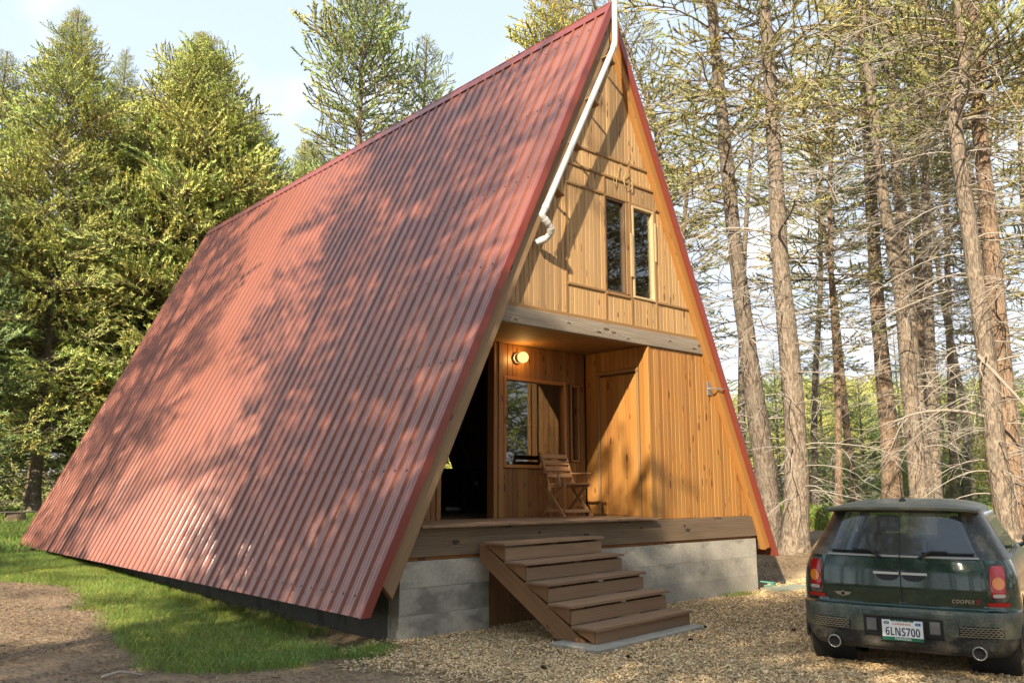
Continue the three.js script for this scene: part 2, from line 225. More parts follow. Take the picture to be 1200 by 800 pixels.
siding('siding_panel', cabin, [3.99, 6.46, 1.094, 3.41], mSidingWarm, { w: .084 });
// battens over the joints
const hb = (xa, xb, y, h = .034) => part('batten', prism(clipRoof([[xa, y - h / 2], [xb, y - h / 2], [xb, y + h / 2], [xa, y + h / 2]], .135), -.004, .019, .004, 0), mTrimWood, cabin);
const vb = (x, ya, yb, w = .036, m = mTrimWood) => part('batten', prism(clipRoof([[x - w / 2, ya], [x + w / 2, ya], [x + w / 2, yb], [x - w / 2, yb]], .135), -.004, .015, .004, 1), m, cabin);
hb(1.8, X3 - .02, YA); hb(X3 + .02, 4.6, YA); hb(1.8, X3 - .02, YB); hb(X3 + .02, 4.6, YB); hb(X1, X2, YC); hb(X4 + .02, 4.8, YC); hb(X1 + .02, X2 - .02, YL); hb(X4 + .02, 5.3, YL); hb(1.2, 5.5, Y0 + .02, .05);
vb(X1, Y0 + .045, YB - .02); vb(X2, Y0 + .045, YB - .02); vb(X3, Y0 + .045, YA + .06, .042); vb(X4, Y0 + .045, YC + .01);
// gable windows: a dark-framed one and one with a raw pale frame
function windowUnit(parent, x0, x1, y0, y1, zf, fw, fm, depth = .06, sill) {
  const w = grp('window', parent), f = (a, b, c, d, g) => part('frame', cbox(a, b, c, d, zf - depth, zf, .004, g), fm, w);
  f(x0, x0 + fw, y0, y1, 1); f(x1 - fw, x1, y0, y1, 1); f(x0 + fw, x1 - fw, y1 - fw, y1 - .0005, 0); f(x0 + fw, x1 - fw, y0 + .0005, y0 + fw, 0);
  part('pane', cbox(x0 + fw - .004, x1 - fw + .004, y0 + fw - .004, y1 - fw + .004, zf - depth * .65, zf - depth * .65 + .005, .0005), mGlass, w);
  if (sill) part('sill', cbox(x0 - .02, x1 + .02, y0 - .035, y0 - .001, zf - depth, zf + .02, .004, 0), mTrimWood, w);
  return w;
}
windowUnit(cabin, X2 + .02, X3 - .095, YL + .01, YC - .02, .004, .028, woodM(wBrown, [.6, .5, .4]), .07);
part('trim_board', cbox(X3 - .093, X3 - .023, YL + .02, YC - .02, -.03, .012, .004, 1), mTrimWood, cabin);
part('trim_board', cbox(X2 + .02, X3 - .022, YC - .02, YC + .012, -.03, .017, .004, 0), mTrimWood, cabin);
part('trim_board', cbox(X2 + .02, X3 - .022, YL - .03, YL + .008, -.03, .021, .004, 0), mTrimWood, cabin);
windowUnit(cabin, X3 + .04, X4 - .022, YL - .005, YC - .03, .018, .034, mPale, .08);
part('trim_board', cbox(X3 + .022, X4 - .02, YC - .028, YC + .01, -.03, .012, .004, 0), mTrimWood, cabin);
part('filler_board', cbox(X3 - .016, X3 + .034, 4.32, 4.93, .016, .034, .003, 1), mPale, cabin);
part('filler_board', cbox(X4 - .02, X4 + .012, 4.62, 5.18, .016, .03, .003, 1), mPale, cabin);

// roof: ribbed sheets, deck boards below, rake trims, ridge cap
const dirL = V(-KL, -1, 0).normalize(), nL = V(-1, KL, 0).normalize(), dirR = V(KR, -1, 0).normalize(), nR = V(1, KR, 0).normalize();
function roofSlope(name, dir, nrm, len, flip, short) {   // short: [panel numbers, length] where a window is let into the slope
  const g = grp(name, cabin), PITCHW = (ZF - ZB) / 64, prof = [];
  for (let r = 0; r < 4; r++) { const o = r * PITCHW; for (const [a, h] of [[0, .024], [.008, .024], [.018, 0], [.074, 0], [.078, .003], [.088, .003], [.092, 0], [.132, 0], [.136, .003], [.146, .003], [.150, 0], [PITCHW - .018, 0], [PITCHW - .008, .024]]) prof.push([o + a, h]); } prof.push([4 * PITCHW, .024]);
  const P = [], N = [], U = [], I = [], NS = 5;
  for (let k = 0; k + 1 < prof.length; k++) {
    const [a, ha] = prof[k], [b, hb2] = prof[k + 1], n2 = nrm.clone().multiplyScalar(b - a).addScaledVector(V(0, 0, 1), (hb2 - ha)).normalize();
    for (let s = 0; s < NS; s++) { const t0 = -.05 + (len + .05) * s / NS, t1 = -.05 + (len + .05) * (s + 1) / NS, base = P.length / 3;
      for (const [t, z, h] of [[t0, a, ha], [t1, a, ha], [t1, b, hb2], [t0, b, hb2]]) { const p = dir.clone().multiplyScalar(t).addScaledVector(nrm, h); P.push(p.x, p.y, -z); N.push(n2.x, n2.y, n2.z); U.push(z, t); }
      flip ? I.push(base, base + 2, base + 1, base, base + 3, base + 2) : I.push(base, base + 1, base + 2, base, base + 2, base + 3); }
  }
  const b = new THREE.BufferGeometry(); b.setAttribute('position', new THREE.Float32BufferAttribute(P, 3)); b.setAttribute('normal', new THREE.Float32BufferAttribute(N, 3)); b.setAttribute('uv', new THREE.Float32BufferAttribute(U, 2)); b.setIndex(I);
  const tones = [1, .95, 1.04].map((k, q) => { const m = mRoof.clone(); m.color = lin(k, k, k); m.roughness = .46 + .03 * q; return m; });
  const cutB = short && b.clone(); if (short) { const q = cutB.attributes.position, lim = short[1]; for (let i = 0; i < q.count; i++) { const p = V(q.getX(i), q.getY(i), 0), t = p.dot(dir); if (t > lim) q.setXYZ(i, p.x - dir.x * (t - lim), p.y - dir.y * (t - lim), q.getZ(i)); } }
  for (let k = 0; k < 16; k++) { const m = part('roof_panel', short && short[0].includes(k) ? cutB : b, tones[(k * 7 + (k >> 2)) % 3], g); m.position.set(AX, AY, ZF - .004 - k * 4 * PITCHW); m.position.addScaledVector(nrm, (k % 2) * .0012); }
  // screws on the ribs' flats
  const sc = new THREE.InstancedMesh(new THREE.CylinderGeometry(.011, .016, .010, 6), std({ color: lin(.05, .03, .028), roughness: .5 }), 65 * 7); sc.name = 'screws'; sc.userData.kind = 'stuff'; sc.castShadow = true;
  const q = new THREE.Quaternion().setFromUnitVectors(V(0, 1, 0), nrm), mm = new THREE.Matrix4(); let c = 0;
  for (let r = 0; r < 7; r++) for (let k = 0; k < 65; k++) { const t = .35 + (len - .55) * r / 6, p = V(AX, AY, ZF - .004 - k * PITCHW - .06).addScaledVector(dir, t).addScaledVector(nrm, .004); sc.setMatrixAt(c++, mm.compose(p, q, V(1, 1, 1))); }
  g.add(sc); return g;
}
const lenL = (AY - EAVE_L) * Math.hypot(1, KL), lenR = (AY - EAVE_R) * Math.hypot(1, KR);
roofSlope('roof_slope', dirL, nL, lenL, true); roofSlope('roof_slope', dirR, nR, lenR, false, [[8, 9], (AY - 2.15) * Math.hypot(1, KR)]);
const band = (lf, y0, y1, d0, d1) => [[lf(y0, d0), y0], [lf(y0, d1), y0], [lf(y1, d1), y1], [lf(y1, d0), y1]];
part('roof_decking', prism([[lineL(.36, .012), .36], [lineL(.36, .12), .36], [AX, AY - .26], [AX, AY - .03]], ZB + .02, .0, .002, V(0, 0, 1)), mInner, cabin);
{ const PW = (ZF - ZB) / 16, za = ZF - 8 * PW, zb = ZF - 10 * PW, top = [[AX + .001, AY - .26], [AX + .001, AY - .03]];
  for (const [z0, z1, yb] of [[za, 0, .60], [zb + .001, za - .001, 2.16], [ZB + .02, zb, .60]]) part('roof_decking', prism([[lineR(yb, .012), yb], [lineR(yb, .12), yb], ...top], z0, z1, .002, V(0, 0, 1)), mInner, cabin);
  const w = grp('window', cabin); part('pane', prism([[lineR(1.5, .05), 1.5], [lineR(1.5, .055), 1.5], [lineR(2.14, .055), 2.14], [lineR(2.14, .05), 2.14]], zb + .01, za - .01, .001), mGlass, w); part('sill', prism([[lineR(.62, .02), .62], [lineR(.62, .11), .62], [lineR(1.49, .11), 1.49], [lineR(1.49, .02), 1.49]], zb + .01, za - .01, .002), mInner, w); }
const gL = V(KL, 1, 0).normalize(), gR = V(-KR, 1, 0).normalize();
part('barge_rafter', prism([[lineL(.62, .03), .62], [lineL(.42, .27), .42], [AX - .004, AY - .60], [AX - .004, AY - .07]], .003, .088, .006, gL), mRafter, cabin);
part('barge_rafter', prism([[lineR(.64, .03), .64], [lineR(.60, .195), .60], [AX + .004, AY - .43], [AX + .004, AY - .07]], .003, .088, .006, gR), mRafterWarm, cabin);
part('rake_trim', prism([[lineL(EAVE_L, -.022), EAVE_L], [lineL(EAVE_L, .078), EAVE_L], [AX - .002, AY - .18], [AX - .002, AY + .06]], .092, ZF + .004, .003, gL), mRoofTrim, cabin);
part('rake_trim', prism([[lineR(EAVE_R, -.026), EAVE_R], [lineR(EAVE_R, .07), EAVE_R], [AX + .002, AY - .165], [AX + .002, AY + .055]], .092, ZF + .004, .003, gR), mRoofTrim, cabin);
{ // ridge cap: two folded flanges along the ridge, butted sections
  const rc = grp('ridge_cap', cabin);
  for (let k = 0; k < 5; k++) { const z1 = ZF + .012 - k * 2.83, z0 = z1 - 2.825, a = .024 + (k % 2) * .002, e = .13;
    const L0 = V(AX, AY + .062 + (k % 2) * .003, 0), A = V(AX, AY, 0).addScaledVector(dirL, e).addScaledVector(nL, a), B = V(AX, AY, 0).addScaledVector(dirR, e).addScaledVector(nR, a);
    part('flange', prism([[A.x, A.y], [A.x + .004, A.y - .004], [AX, L0.y - .01], [AX, L0.y]], z0, z1, .001, V(0, 0, 1)), mRoofTrim, rc); part('flange', prism([[B.x, B.y], [B.x - .004, B.y - .004], [AX + .0005, L0.y - .01], [AX + .0005, L0.y]], z0, z1, .001, V(0, 0, 1)), mRoofTrim, rc); }
}
{ // white drain pipe along the left rake, on wooden blocks
  const vp = grp('drain_pipe', cabin), pts = [[3.10, 8.20, .30], [3.085, 7.42, .30], [3.03, 7.29, .30], [1.80, 4.83, .27], [1.735, 4.715, .27], [1.885, 4.60, .26], [1.93, 4.54, .22], [1.92, 4.49, .15], [1.84, 4.44, .06]].map(p => V(...p));
  const cr = []; for (let k = 0; k + 1 < pts.length; k++) { const a = pts[k], b = pts[k + 1]; for (const t of [.06, .3, .6, .94]) cr.push(a.clone().lerp(b, t)); } cr.push(pts[8]);
  part('pipe', tubeGeo(cr, [.039, .039], 14), mPVC, vp);
  for (const [k, t] of [[1, .5], [3, .02], [4, .5], [5, .5], [7, .4]]) { const a = pts[k].clone().lerp(pts[k + 1], t), d = pts[k + 1].clone().sub(pts[k]).normalize(); part('coupling', tubeGeo([a.clone().addScaledVector(d, -.035), a.clone().addScaledVector(d, .035)], [.046, .046], 14), mPVC, vp); }
  for (const y of [7.25, 6.55, 5.85, 5.15]) { const x = lineL(y, .10), b = part('mounting_block', cbox(-.02, .15, -.014, .014, -.05, .07, .003), mTrimWood, vp); b.position.set(x + .12, y, .15); b.rotation.z = -.48; }
}
// ---- porch: recess between the left slope and the wall at x = XW, back wall at z = ZP
const XW = 3.95, ZP = -1.17, CEIL = 3.42;
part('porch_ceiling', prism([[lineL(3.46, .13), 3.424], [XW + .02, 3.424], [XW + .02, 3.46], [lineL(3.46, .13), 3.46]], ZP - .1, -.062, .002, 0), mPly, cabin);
{ // deck of ribbed composite boards laid front to back
  const dk = grp('porch_deck', cabin), n = 26, x0 = .20, w = (XW - x0) / n;
  const sh = k => { const a = k * w + x0 + .002, b = (k + 1) * w + x0 - .002, y1 = DECK, y0 = DECK - .026, P = [[a, y1], [a, y0]]; for (let q = 0; q < 6; q++) { const c = a + (b - a) * (q + .25) / 6, e = a + (b - a) * (q + .75) / 6; P.push([c, y0], [c, y0 + .011], [e, y0 + .011], [e, y0]); } P.push([b, y0], [b, y1]); const s = new THREE.Shape(P.map(p => new THREE.Vector2(...p)).reverse()); const g = new THREE.ExtrudeGeometry(s, { depth: 1.27, bevelEnabled: false }); g.translate(0, 0, ZP + .0); const uv = g.attributes.uv, ps = g.attributes.position, ou = rB() * 3, ov = rB() * 3; for (let i = 0; i < uv.count; i++) uv.setXY(i, ps.getX(i) + ou, ps.getZ(i) + ps.getY(i) + ov); return g; };
  for (let k = 0; k < n; k++) part('deck_board', sh(k), mComp[k * 5 % 3], dk);
  part('joist', cbox(.16, XW, .95, DECK - .028, ZP, ZP + .04, .002), mInner, dk); part('joist', cbox(.16, XW, .95, DECK - .028, -.62, -.58, .002), mInner, dk);
}
const FL = DECK - .005;
// back wall with doorway and two windows
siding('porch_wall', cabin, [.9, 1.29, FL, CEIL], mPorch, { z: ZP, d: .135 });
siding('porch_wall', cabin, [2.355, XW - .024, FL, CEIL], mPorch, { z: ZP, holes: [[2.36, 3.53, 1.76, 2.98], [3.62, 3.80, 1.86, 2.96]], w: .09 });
for (const [a, b, z] of [[1.292, 1.36, .012], [2.195, 2.262, .02], [2.266, 2.352, .034]]) part('door_jamb', cbox(a, b, FL, CEIL - .002, ZP - .12, ZP + z, .005, 1), woodM(wSiding, [.6, .42, .24], .5), cabin);
part('door_head', cbox(1.362, 2.193, CEIL - .07, CEIL - .002, ZP - .12, ZP + .01, .004, 0), mTrimWood, cabin);
windowUnit(cabin, 2.362, 3.528, 1.765, 2.978, ZP + .03, .045, woodM(wSiding, [.75, .5, .28], .5), .10); windowUnit(cabin, 3.622, 3.798, 1.865, 2.955, ZP + .02, .028, woodM(wSiding, [.6, .42, .25], .5), .09);
{ // right wall of the recess, with a boarded door flush in it
  const w = grp('porch_side_wall', cabin); w.position.set(XW, 0, 0); w.rotation.y = -Math.PI / 2;   // local x runs along world z, local z faces the porch
  const o = { z: 0, clipTo: false, w: .088 };
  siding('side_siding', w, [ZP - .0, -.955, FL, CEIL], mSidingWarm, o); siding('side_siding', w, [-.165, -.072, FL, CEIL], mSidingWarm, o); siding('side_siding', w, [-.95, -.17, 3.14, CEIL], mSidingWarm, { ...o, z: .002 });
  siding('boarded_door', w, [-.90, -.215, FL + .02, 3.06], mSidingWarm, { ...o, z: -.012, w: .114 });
  part('door_casing', cbox(-.948, -.905, FL, 3.08, -.03, .012, .004, 1), mTrimWood, w); part('door_casing', cbox(-.21, -.172, FL, 3.08, -.03, .012, .004, 1), mTrimWood, w); part('door_casing', cbox(-.948, -.172, 3.082, 3.135, -.03, .018, .004, 0), mTrimWood, w);
  part('threshold', cbox(-.90, -.215, FL, FL + .018, -.03, .01, .003, 0), mTrimWood, w);
}
part('corner_post', cbox(XW - .012, XW + .036, 1.094, 3.41, -.068, .012, .005, 1), mSidingWarm[2], cabin);
// inside: floor, back wall with a window, side room wall so that daylight comes only through the openings
part('inside_floor', cbox(.2, 6.3, 1.0, FL - .006, ZB + .2, ZP - .001, .002, 2), mInner, cabin);
part('inside_partition', cbox(XW + .045, XW + .09, FL, 3.9, -1.4, -.08, .002, 1), mInner, cabin);
part('upper_floor', prism(clipRoof([[1, 3.47], [5.5, 3.47], [5.5, 3.56], [1, 3.56]], .13), -7, -.075, .002, 0), mInner, cabin);
siding('rear_wall', cabin, [.2, 6.3, .78, 7.6], mSiding, { z: ZB + .3, w: .30, backing: false });
// small fittings on the gable wall
{ const m = grp('wall_bracket', cabin); part('plate', cbox(5.265, 5.375, 2.83, 3.03, .002, .012, .003), mSteel, m); part('rod', tubeGeo([V(5.26, 2.925, .014), V(5.33, 2.92, .10), V(5.50, 2.925, .13)], [.009, .009], 10), mSteel, m); }

// ------------------------------------------------------------------ things on and around the cabin
{ // porch lamp
  const l = thing('porch_lamp', 'glowing round globe lamp on the porch wall above the window', 'lamp', [2.60, 3.235, ZP]);
  part('base', new THREE.CylinderGeometry(.07, .075, .03, 28).rotateX(Math.PI / 2).translate(0, 0, .018), mSteel, l); part('collar', new THREE.CylinderGeometry(.042, .05, .05, 24).rotateX(Math.PI / 2).translate(0, 0, .05), mSteel, l);
  part('globe', new THREE.SphereGeometry(.076, 28, 20).translate(0, 0, .14), std({ color: lin(.9, .8, .6), emissive: lin(1, .60, .22), emissiveIntensity: .5, roughness: .4 }), l);
  const p = new THREE.PointLight(lin(1, .55, .16), .17, 0, 2); p.name = 'globe_light'; p.position.set(0, 0, .14); p.castShadow = true; l.add(p);
}
{ // steps
  const s = thing('porch_steps', 'brown composite steps with five open-backed treads leading to the porch', 'steps', [-.058, 0, .118], .113);
  const H = [.195, .38, .565, .75, .935], ZT = [1.645, 1.352, 1.06, .768, .475], D = .30;
  const scal = (y, z1) => { const P = [[z1 - D, y], [z1 - D, y - .026]]; for (let q = 0; q < 12; q++) { const c = z1 - D + D * (q + .25) / 12, e = z1 - D + D * (q + .75) / 12; P.push([c, y - .026], [c, y - .015], [e, y - .015], [e, y - .026]); } P.push([z1, y - .026], [z1, y]); const g = new THREE.ExtrudeGeometry(new THREE.Shape(P.map(p => new THREE.Vector2(...p)).reverse()), { depth: 1.745, bevelEnabled: false }); const ps = g.attributes.position, uv = g.attributes.uv, nn = g.attributes.normal, ou = rB() * 4; for (let i = 0; i < ps.count; i++) { const a = ps.getX(i), b = ps.getY(i), c = ps.getZ(i); ps.setXYZ(i, c + .985, b, a); uv.setXY(i, a + b + ou, c + ou * 2); const na = nn.getX(i), nb = nn.getY(i), nc = nn.getZ(i); nn.setXYZ(i, nc, nb, na); } const ix = g.index; if (ix) { for (let i = 0; i < ix.count; i += 3) { const t = ix.getX(i); ix.setX(i, ix.getX(i + 2)); ix.setX(i + 2, t); } } else for (const at of [ps, uv, nn]) for (let i = 0; i < at.count; i += 3) for (let k = 0; k < at.itemSize; k++) { const t = at.getComponent(i, k); at.setComponent(i, k, at.getComponent(i + 2, k)); at.setComponent(i + 2, k, t); } return g; };
  for (let k = 0; k < 5; k++) { part('tread', scal(H[k], ZT[k]), mComp[(k * 2) % 3], s); const yb = k ? H[k - 1] + .001 : .05; part('riser', cbox(1.035, 2.715, yb, H[k] - (k ? .052 : .027), ZT[k] - .05, ZT[k] - .026, .003, 0), mComp[(k + 1) % 3], s); }
  for (const x of [1.05, 1.88, 2.66]) { // sawn stringers: one convex strip and a block under each tread
    const st = grp('stringer', s), turn = g => { g.rotateY(Math.PI / 2); return g; };   // local x -> -z
    const mk = poly => { const g = prism(poly.map(([z, y]) => [-z, y]), 0, .04, .002, V(-.84, -.54, 0)); g.rotateY(Math.PI / 2); g.translate(x - .02 + (x < 2 ? 0 : 0), 0, 0); return g; };
    part('strip', mk([[1.482, .052], [.122, .91], [.07, .91], [.07, .73], [1.12, .052]]), mStringer, st);
    for (let k = 0; k < 5; k++) { const z1 = ZT[k] - .052, z0 = Math.max(.09, z1 - .29), yb = H[k] - .20; part('notch_block', mk([[z1, Math.max(.052, yb + .02)], [z1, H[k] - .028], [z0, H[k] - .028]]), mStringer, st); }
  }
  part('spacer', cbox(1.0, 2.7, .052, .10, 1.38, 1.42, .002), mStringer, s);
  const pad = part(numbered('step_pad'), cbox(.84, 2.76, -.12, .05, 1.2, 1.77, .012, 0), mConc[1], scene); pad.position.copy(s.position); pad.rotation.copy(s.rotation); tag(pad, 'low concrete pad under the foot of the porch steps', 'pad');
}
{ // folding chair on the porch
  const c = thing('folding_chair', 'wooden slatted folding armchair on the porch below the window', 'chair', [3.07, DECK + .001, -.72], 0); c.scale.setScalar(.94);
  const bar = (n, a, b, w, t) => { const A = V(...a), B = V(...b), L = A.distanceTo(B), g = cbox(-w / 2, w / 2, 0, L, -t / 2, t / 2, .003, 1), m = part(n, g, mChair, c); m.position.copy(A); m.quaternion.setFromUnitVectors(V(0, 1, 0), B.clone().sub(A).normalize()); return m; };
  for (const s of [-1, 1]) { bar('leg', [s * .27, .005, .26], [s * .25, .43, -.14], .022, .042); bar('leg', [s * .235, .005, -.26], [s * .235, .43, .17], .022, .042); bar('back_post', [s * .25, .36, -.05], [s * .25, .90, -.26], .024, .045); bar('arm_post', [s * .275, .42, .16], [s * .275, .60, .13], .022, .04);
    part('armrest', cbox(s * .275 - .026, s * .275 + .026, .60, .622, -.20, .22, .006, 2), mChair, c); bar('side_rail', [s * .25, .425, -.22], [s * .25, .44, .24], .022, .036); }
  for (const z of [.26, -.26]) part('stretcher', cbox(-.235, .235, .075, .118, z * .86 - .01, z * .86 + .01, .003, 0), mChair, c);
  for (let k = 0; k < 6; k++) part('seat_slat', cbox(-.262, .262, .447 + .004 * Math.abs(k - 2.5), .463 + .004 * Math.abs(k - 2.5), -.20 + k * .075, -.20 + k * .075 + .062, .004, 0), mChair, c);
  for (let k = 0; k < 4; k++) { const t = .36 + k * .165, y = mix(.36, .90, t), z = mix(-.05, -.26, t), m = part('back_slat', cbox(-.25, .25, -.032, .032, -.008, .008, .003, 0), mChair, c); m.position.set(0, y + .03, z + .012); m.rotation.x = -.37; }
}
{ // stove seen through the doorway
  const s = thing('wood_stove', 'black iron wood stove with slanting flue pipe inside the dark doorway', 'stove', [4.08, FL, -4.1], .2);
  part('firebox', cbox(-.40, .40, .20, .68, -.28, .28, .012), mIron, s); part('top_plate', cbox(-.44, .44, .682, .71, -.32, .32, .008), mIron, s); part('door', cbox(-.2, .2, .28, .60, .282, .30, .008), mIron, s);
  part('handle', new THREE.TorusGeometry(.03, .008, 8, 16).translate(-.12, .46, .315), mSteel, s); for (const x of [-1, 1]) for (const z of [-1, 1]) part('leg', cbox(x * .34 - .03, x * .34 + .03, .002, .199, z * .22 - .03, z * .22 + .03, .008, 1), mIron, s);
  part('flue_pipe', tubeGeo([V(0, .712, 0), V(0, .86, 0), V(-.10, 1.02, 0), V(-.62, 1.9, 0), V(-.7, 2.2, 0)], [.09, .09], 16), mIron, s);
  const d = thing('dining_chair', 'dark chair standing by the far window deep inside the cabin', 'chair', [5.15, FL, -6.6], .4); for (const x of [-.19, .19]) for (const z of [-.19, .19]) part('leg', cbox(x - .018, x + .018, .001, z < 0 ? .92 : .44, z - .018, z + .018, .003, 1), mIron, d); part('seat', cbox(-.21, .21, .441, .47, -.21, .21, .006), mIron, d); for (const y of [.6, .72, .84]) part('back_slat', cbox(-.17, .17, y, y + .05, -.2, -.182, .003), mIron, d);
}
{ // yellow cord looped on the gable
  const pts = []; for (let k = 0; k <= 60; k++) { const t = k / 60 * 2 * Math.PI * 2.2; pts.push(V(3.60 + .085 * Math.cos(t) * (1 + .12 * Math.sin(t * .7)), 5.66 + .11 * Math.sin(t) + .01 * Math.sin(3 * t), .03 + .012 * k / 60)); }
  for (let k = 0; k <= 16; k++) pts.push(V(3.52 - .22 * k / 16, 5.72 + .16 * Math.sin(k * .35) + .012 * Math.sin(k * 2), .026));
  solo('cord_loop', tubeGeo(pts, [.0036, .0036], 5), std({ color: lin(.42, .34, .15), roughness: .8 }), 'thin yellow cord looped on the gable boards above the windows', 'cord');
}

// ------------------------------------------------------------------ the car: plan outlines stacked by height, rear at local x = 0, forward +x, right +z
{
  const car = thing('parked_car', 'dusty dark green compact estate car with twin rear doors parked on wood chips', 'car', [2.19, -.012, 4.04], 16.4 * Math.PI / 180);
  const TW = [[.20, .76], [.26, .80], [.35, .83], [.50, .842], [.62, .845], [.80, .835], [.93, .795], [.97, .765], [1.05, .72], [1.31, .595], [1.35, .575]];
  const TX = [[.20, .07], [.26, .025], [.34, .005], [.44, .0], [.525, .012], [.545, .03], [.56, .075], [.70, .062], [.85, .075], [.94, .10], [.97, .115], [1.31, .275], [1.35, .30]];
  const TF = [[.20, 3.80], [.30, 3.90], [.60, 3.93], [.80, 3.88], [.93, 3.72], [.97, 2.95], [1.31, 2.28], [1.35, 2.2]];
  const A = .34;
  const rear = (w, h, off = 0) => {
    const f = (w, h) => { const W = lut(TW, h), q = clamp(Math.abs(w) / W, 0, .9995); return V(lut(TX, h) + A * (1 - Math.sqrt(1 - Math.pow(q, 4.6))), h, w); };
    const p = f(w, h), e = .004, n = f(w + e, h).sub(f(w - e, h)).cross(f(w, h + e).sub(f(w, h - e))).normalize(); if (n.x > 0 && Math.abs(w) < .3) n.negate(); if (n.x > .2) n.negate(); return { p: p.addScaledVector(n, off), n };
  };
  function grid(nu, nv, fn, colors) { // fn(u, v) -> {p, n, uv}
    const m = new MB(); for (let j = 0; j <= nv; j++) for (let i = 0; i <= nu; i++) { const q = fn(i / nu, j / nv); m.v(q.p, q.n, q.uv ? q.uv[0] : q.p.z, q.uv ? q.uv[1] : q.p.y, q.c); } for (let j = 0; j < nv; j++) for (let i = 0; i < nu; i++) { const a = j * (nu + 1) + i, b = a + nu + 1; m.i.push(a, a + 1, b, b, a + 1, b + 1); } return m.geo(colors);
  }
  const rearPatch = (w0, w1, h0, h1, off, nu = 16, nv = 8, sc = null) => grid(nu, nv, (u, v) => { const h = mix(h0, h1, v), k = sc ? mix(1, sc, v) : 1; return rear(mix(w0, w1, u) * k, h, off); });
  const blob = (wc, hc, hw, hh, off, bulge, ex = 4, nr = 5, na = 28) => grid(na, nr, (u, v) => { const a = u * 2 * Math.PI, c = Math.cos(a), s = Math.sin(a), r = v * Math.pow(Math.pow(Math.abs(c), ex) + Math.pow(Math.abs(s), ex), -1 / ex); const q = rear(wc + hw * r * c, hc + hh * r * s, off + bulge * Math.sqrt(1 - v * v * .98)); return q; });
  // ring of one slice: rear arc, right side, front arc, left side
  const ring = h => {
    const W = lut(TW, h), XR = lut(TX, h), XF = lut(TF, h), P = [];
    const ww = [-.9995, -.99, -.97, -.94, -.90, -.85, -.79, -.74, -.6, -.45, -.3, -.15, 0, .15, .3, .45, .6, .74, .79, .85, .90, .94, .97, .99, .9995];
    for (const q of ww) P.push(rear(q * W, h).p);
    const af = Math.min(.7, (XF - XR) * .3), x0 = XR + A, x1 = XF - af, NS = 44; for (let k = 1; k < NS; k++) P.push(V(mix(x0, x1, k / NS), h, W));
    for (let k = 0; k <= 20; k++) { const q = Math.cos(k / 20 * Math.PI); P.push(V(x1 + af * Math.sqrt(Math.max(0, 1 - Math.pow(Math.abs(q), 3.2))), h, W * q)); }
    for (let k = NS - 1; k > 0; k--) P.push(V(mix(x0, x1, k / NS), h, -W));
    return P;
  };
  const AX1 = .66, AX2 = 3.2, ARCH = .345;
  function shell(hs, skip) {
    const rings = hs.map(ring), n = rings[0].length, m = new MB(), N = rings.map((r, j) => r.map((p, i) => { const a = r[(i + 1) % n], b = r[(i + n - 1) % n], u = rings[Math.min(hs.length - 1, j + 1)][i], d = rings[Math.max(0, j - 1)][i], q = u.clone().sub(d).cross(a.clone().sub(b)).normalize(); return q; }));
    rings.forEach((r, j) => r.forEach((p, i) => m.v(p, N[j][i], p.z + p.x * .6, p.y)));
    for (let j = 0; j + 1 < hs.length; j++) for (let i = 0; i < n; i++) { const k = (i + 1) % n, a = j * n + i, b = j * n + k, c = a + n, d = b + n; const q = rings[j][i].clone().add(rings[j][k]).add(rings[j + 1][i]).add(rings[j + 1][k]).multiplyScalar(.25); if (skip && skip(q, i)) continue; m.i.push(a, c, b, b, c, d); }
    return m.geo();
  }
  const arch = q => Math.abs(q.z) > .6 && (Math.hypot(q.x - AX1, q.y - .30) < ARCH || Math.hypot(q.x - AX2, q.y - .30) < ARCH);
  const dustTex = (base, dust, lo, hi, s, su = .9) => tex(512, 512, su, su, (i, j) => { const x = i / 512, y = j / 512, a = fbm(x * 6, y * 6, s, 6, 6, 5), b = fbm(x * 70, y * 70, s + 9, 70, 70, 2), d = clamp(sstep(lo, hi, a) * .75 + .7 * (b - .45)); return [0, 1, 2].map(q => mix(base[q], dust[q], d)); });
  const rDust = (s, lo, hi) => tex(256, 256, .9, .9, (i, j) => mix(lo, hi, sstep(.35, .65, fbm(i / 256 * 6, j / 256 * 6, s, 6, 6, 5))), false);
  const GREEN = [.012, .038, .025], DUST = [.17, .145, .095];
  const mPaint = phys({ map: dustTex(GREEN, [.075, .09, .06], .56, .95, 301), roughnessMap: rDust(301, .25, .75), roughness: .5, metalness: .25, clearcoat: 1, clearcoatRoughness: .07 });
  const mPaintDusty = phys({ map: dustTex([.018, .042, .028], DUST, .20, 1.0, 311), roughness: .55, clearcoat: .35, clearcoatRoughness: .4 });
  const mPillar = phys({ map: dustTex([.010, .012, .011], DUST, .36, .74, 321), roughness: .5, clearcoat: .3, clearcoatRoughness: .4 });
  const mRoofC = phys({ map: dustTex([.03, .032, .026], [.21, .20, .14], .15, .62, 331), roughness: .6, clearcoat: .2, clearcoatRoughness: .4 });
  const mPlas = std({ map: dustTex([.022, .022, .021], [.14, .12, .085], .38, .8, 341), roughness: .75 }), mRub = std({ map: dustTex([.016, .015, .014], [.24, .20, .14], .22, .6, 351, .5), roughness: .9 });
  const mChrome = std({ color: lin(.55, .54, .50), metalness: 1, roughness: .3 }), mStrip = std({ color: lin(.34, .31, .25), metalness: .6, roughness: .5 }), mRed = phys({ color: lin(.42, .012, .010), roughness: .18, clearcoat: .6 }), mAmber = phys({ color: lin(.75, .22, .02), roughness: .18, clearcoat: .6 }), mTint = phys({ color: lin(.35, .40, .37), roughness: .05, transmission: .93, thickness: 0, ior: 1.52 }), mCabin = std({ color: lin(.02, .02, .02), roughness: .9 });
  part('lower_body', shell([.20, .23, .26, .30, .35], arch), mPlas, car);
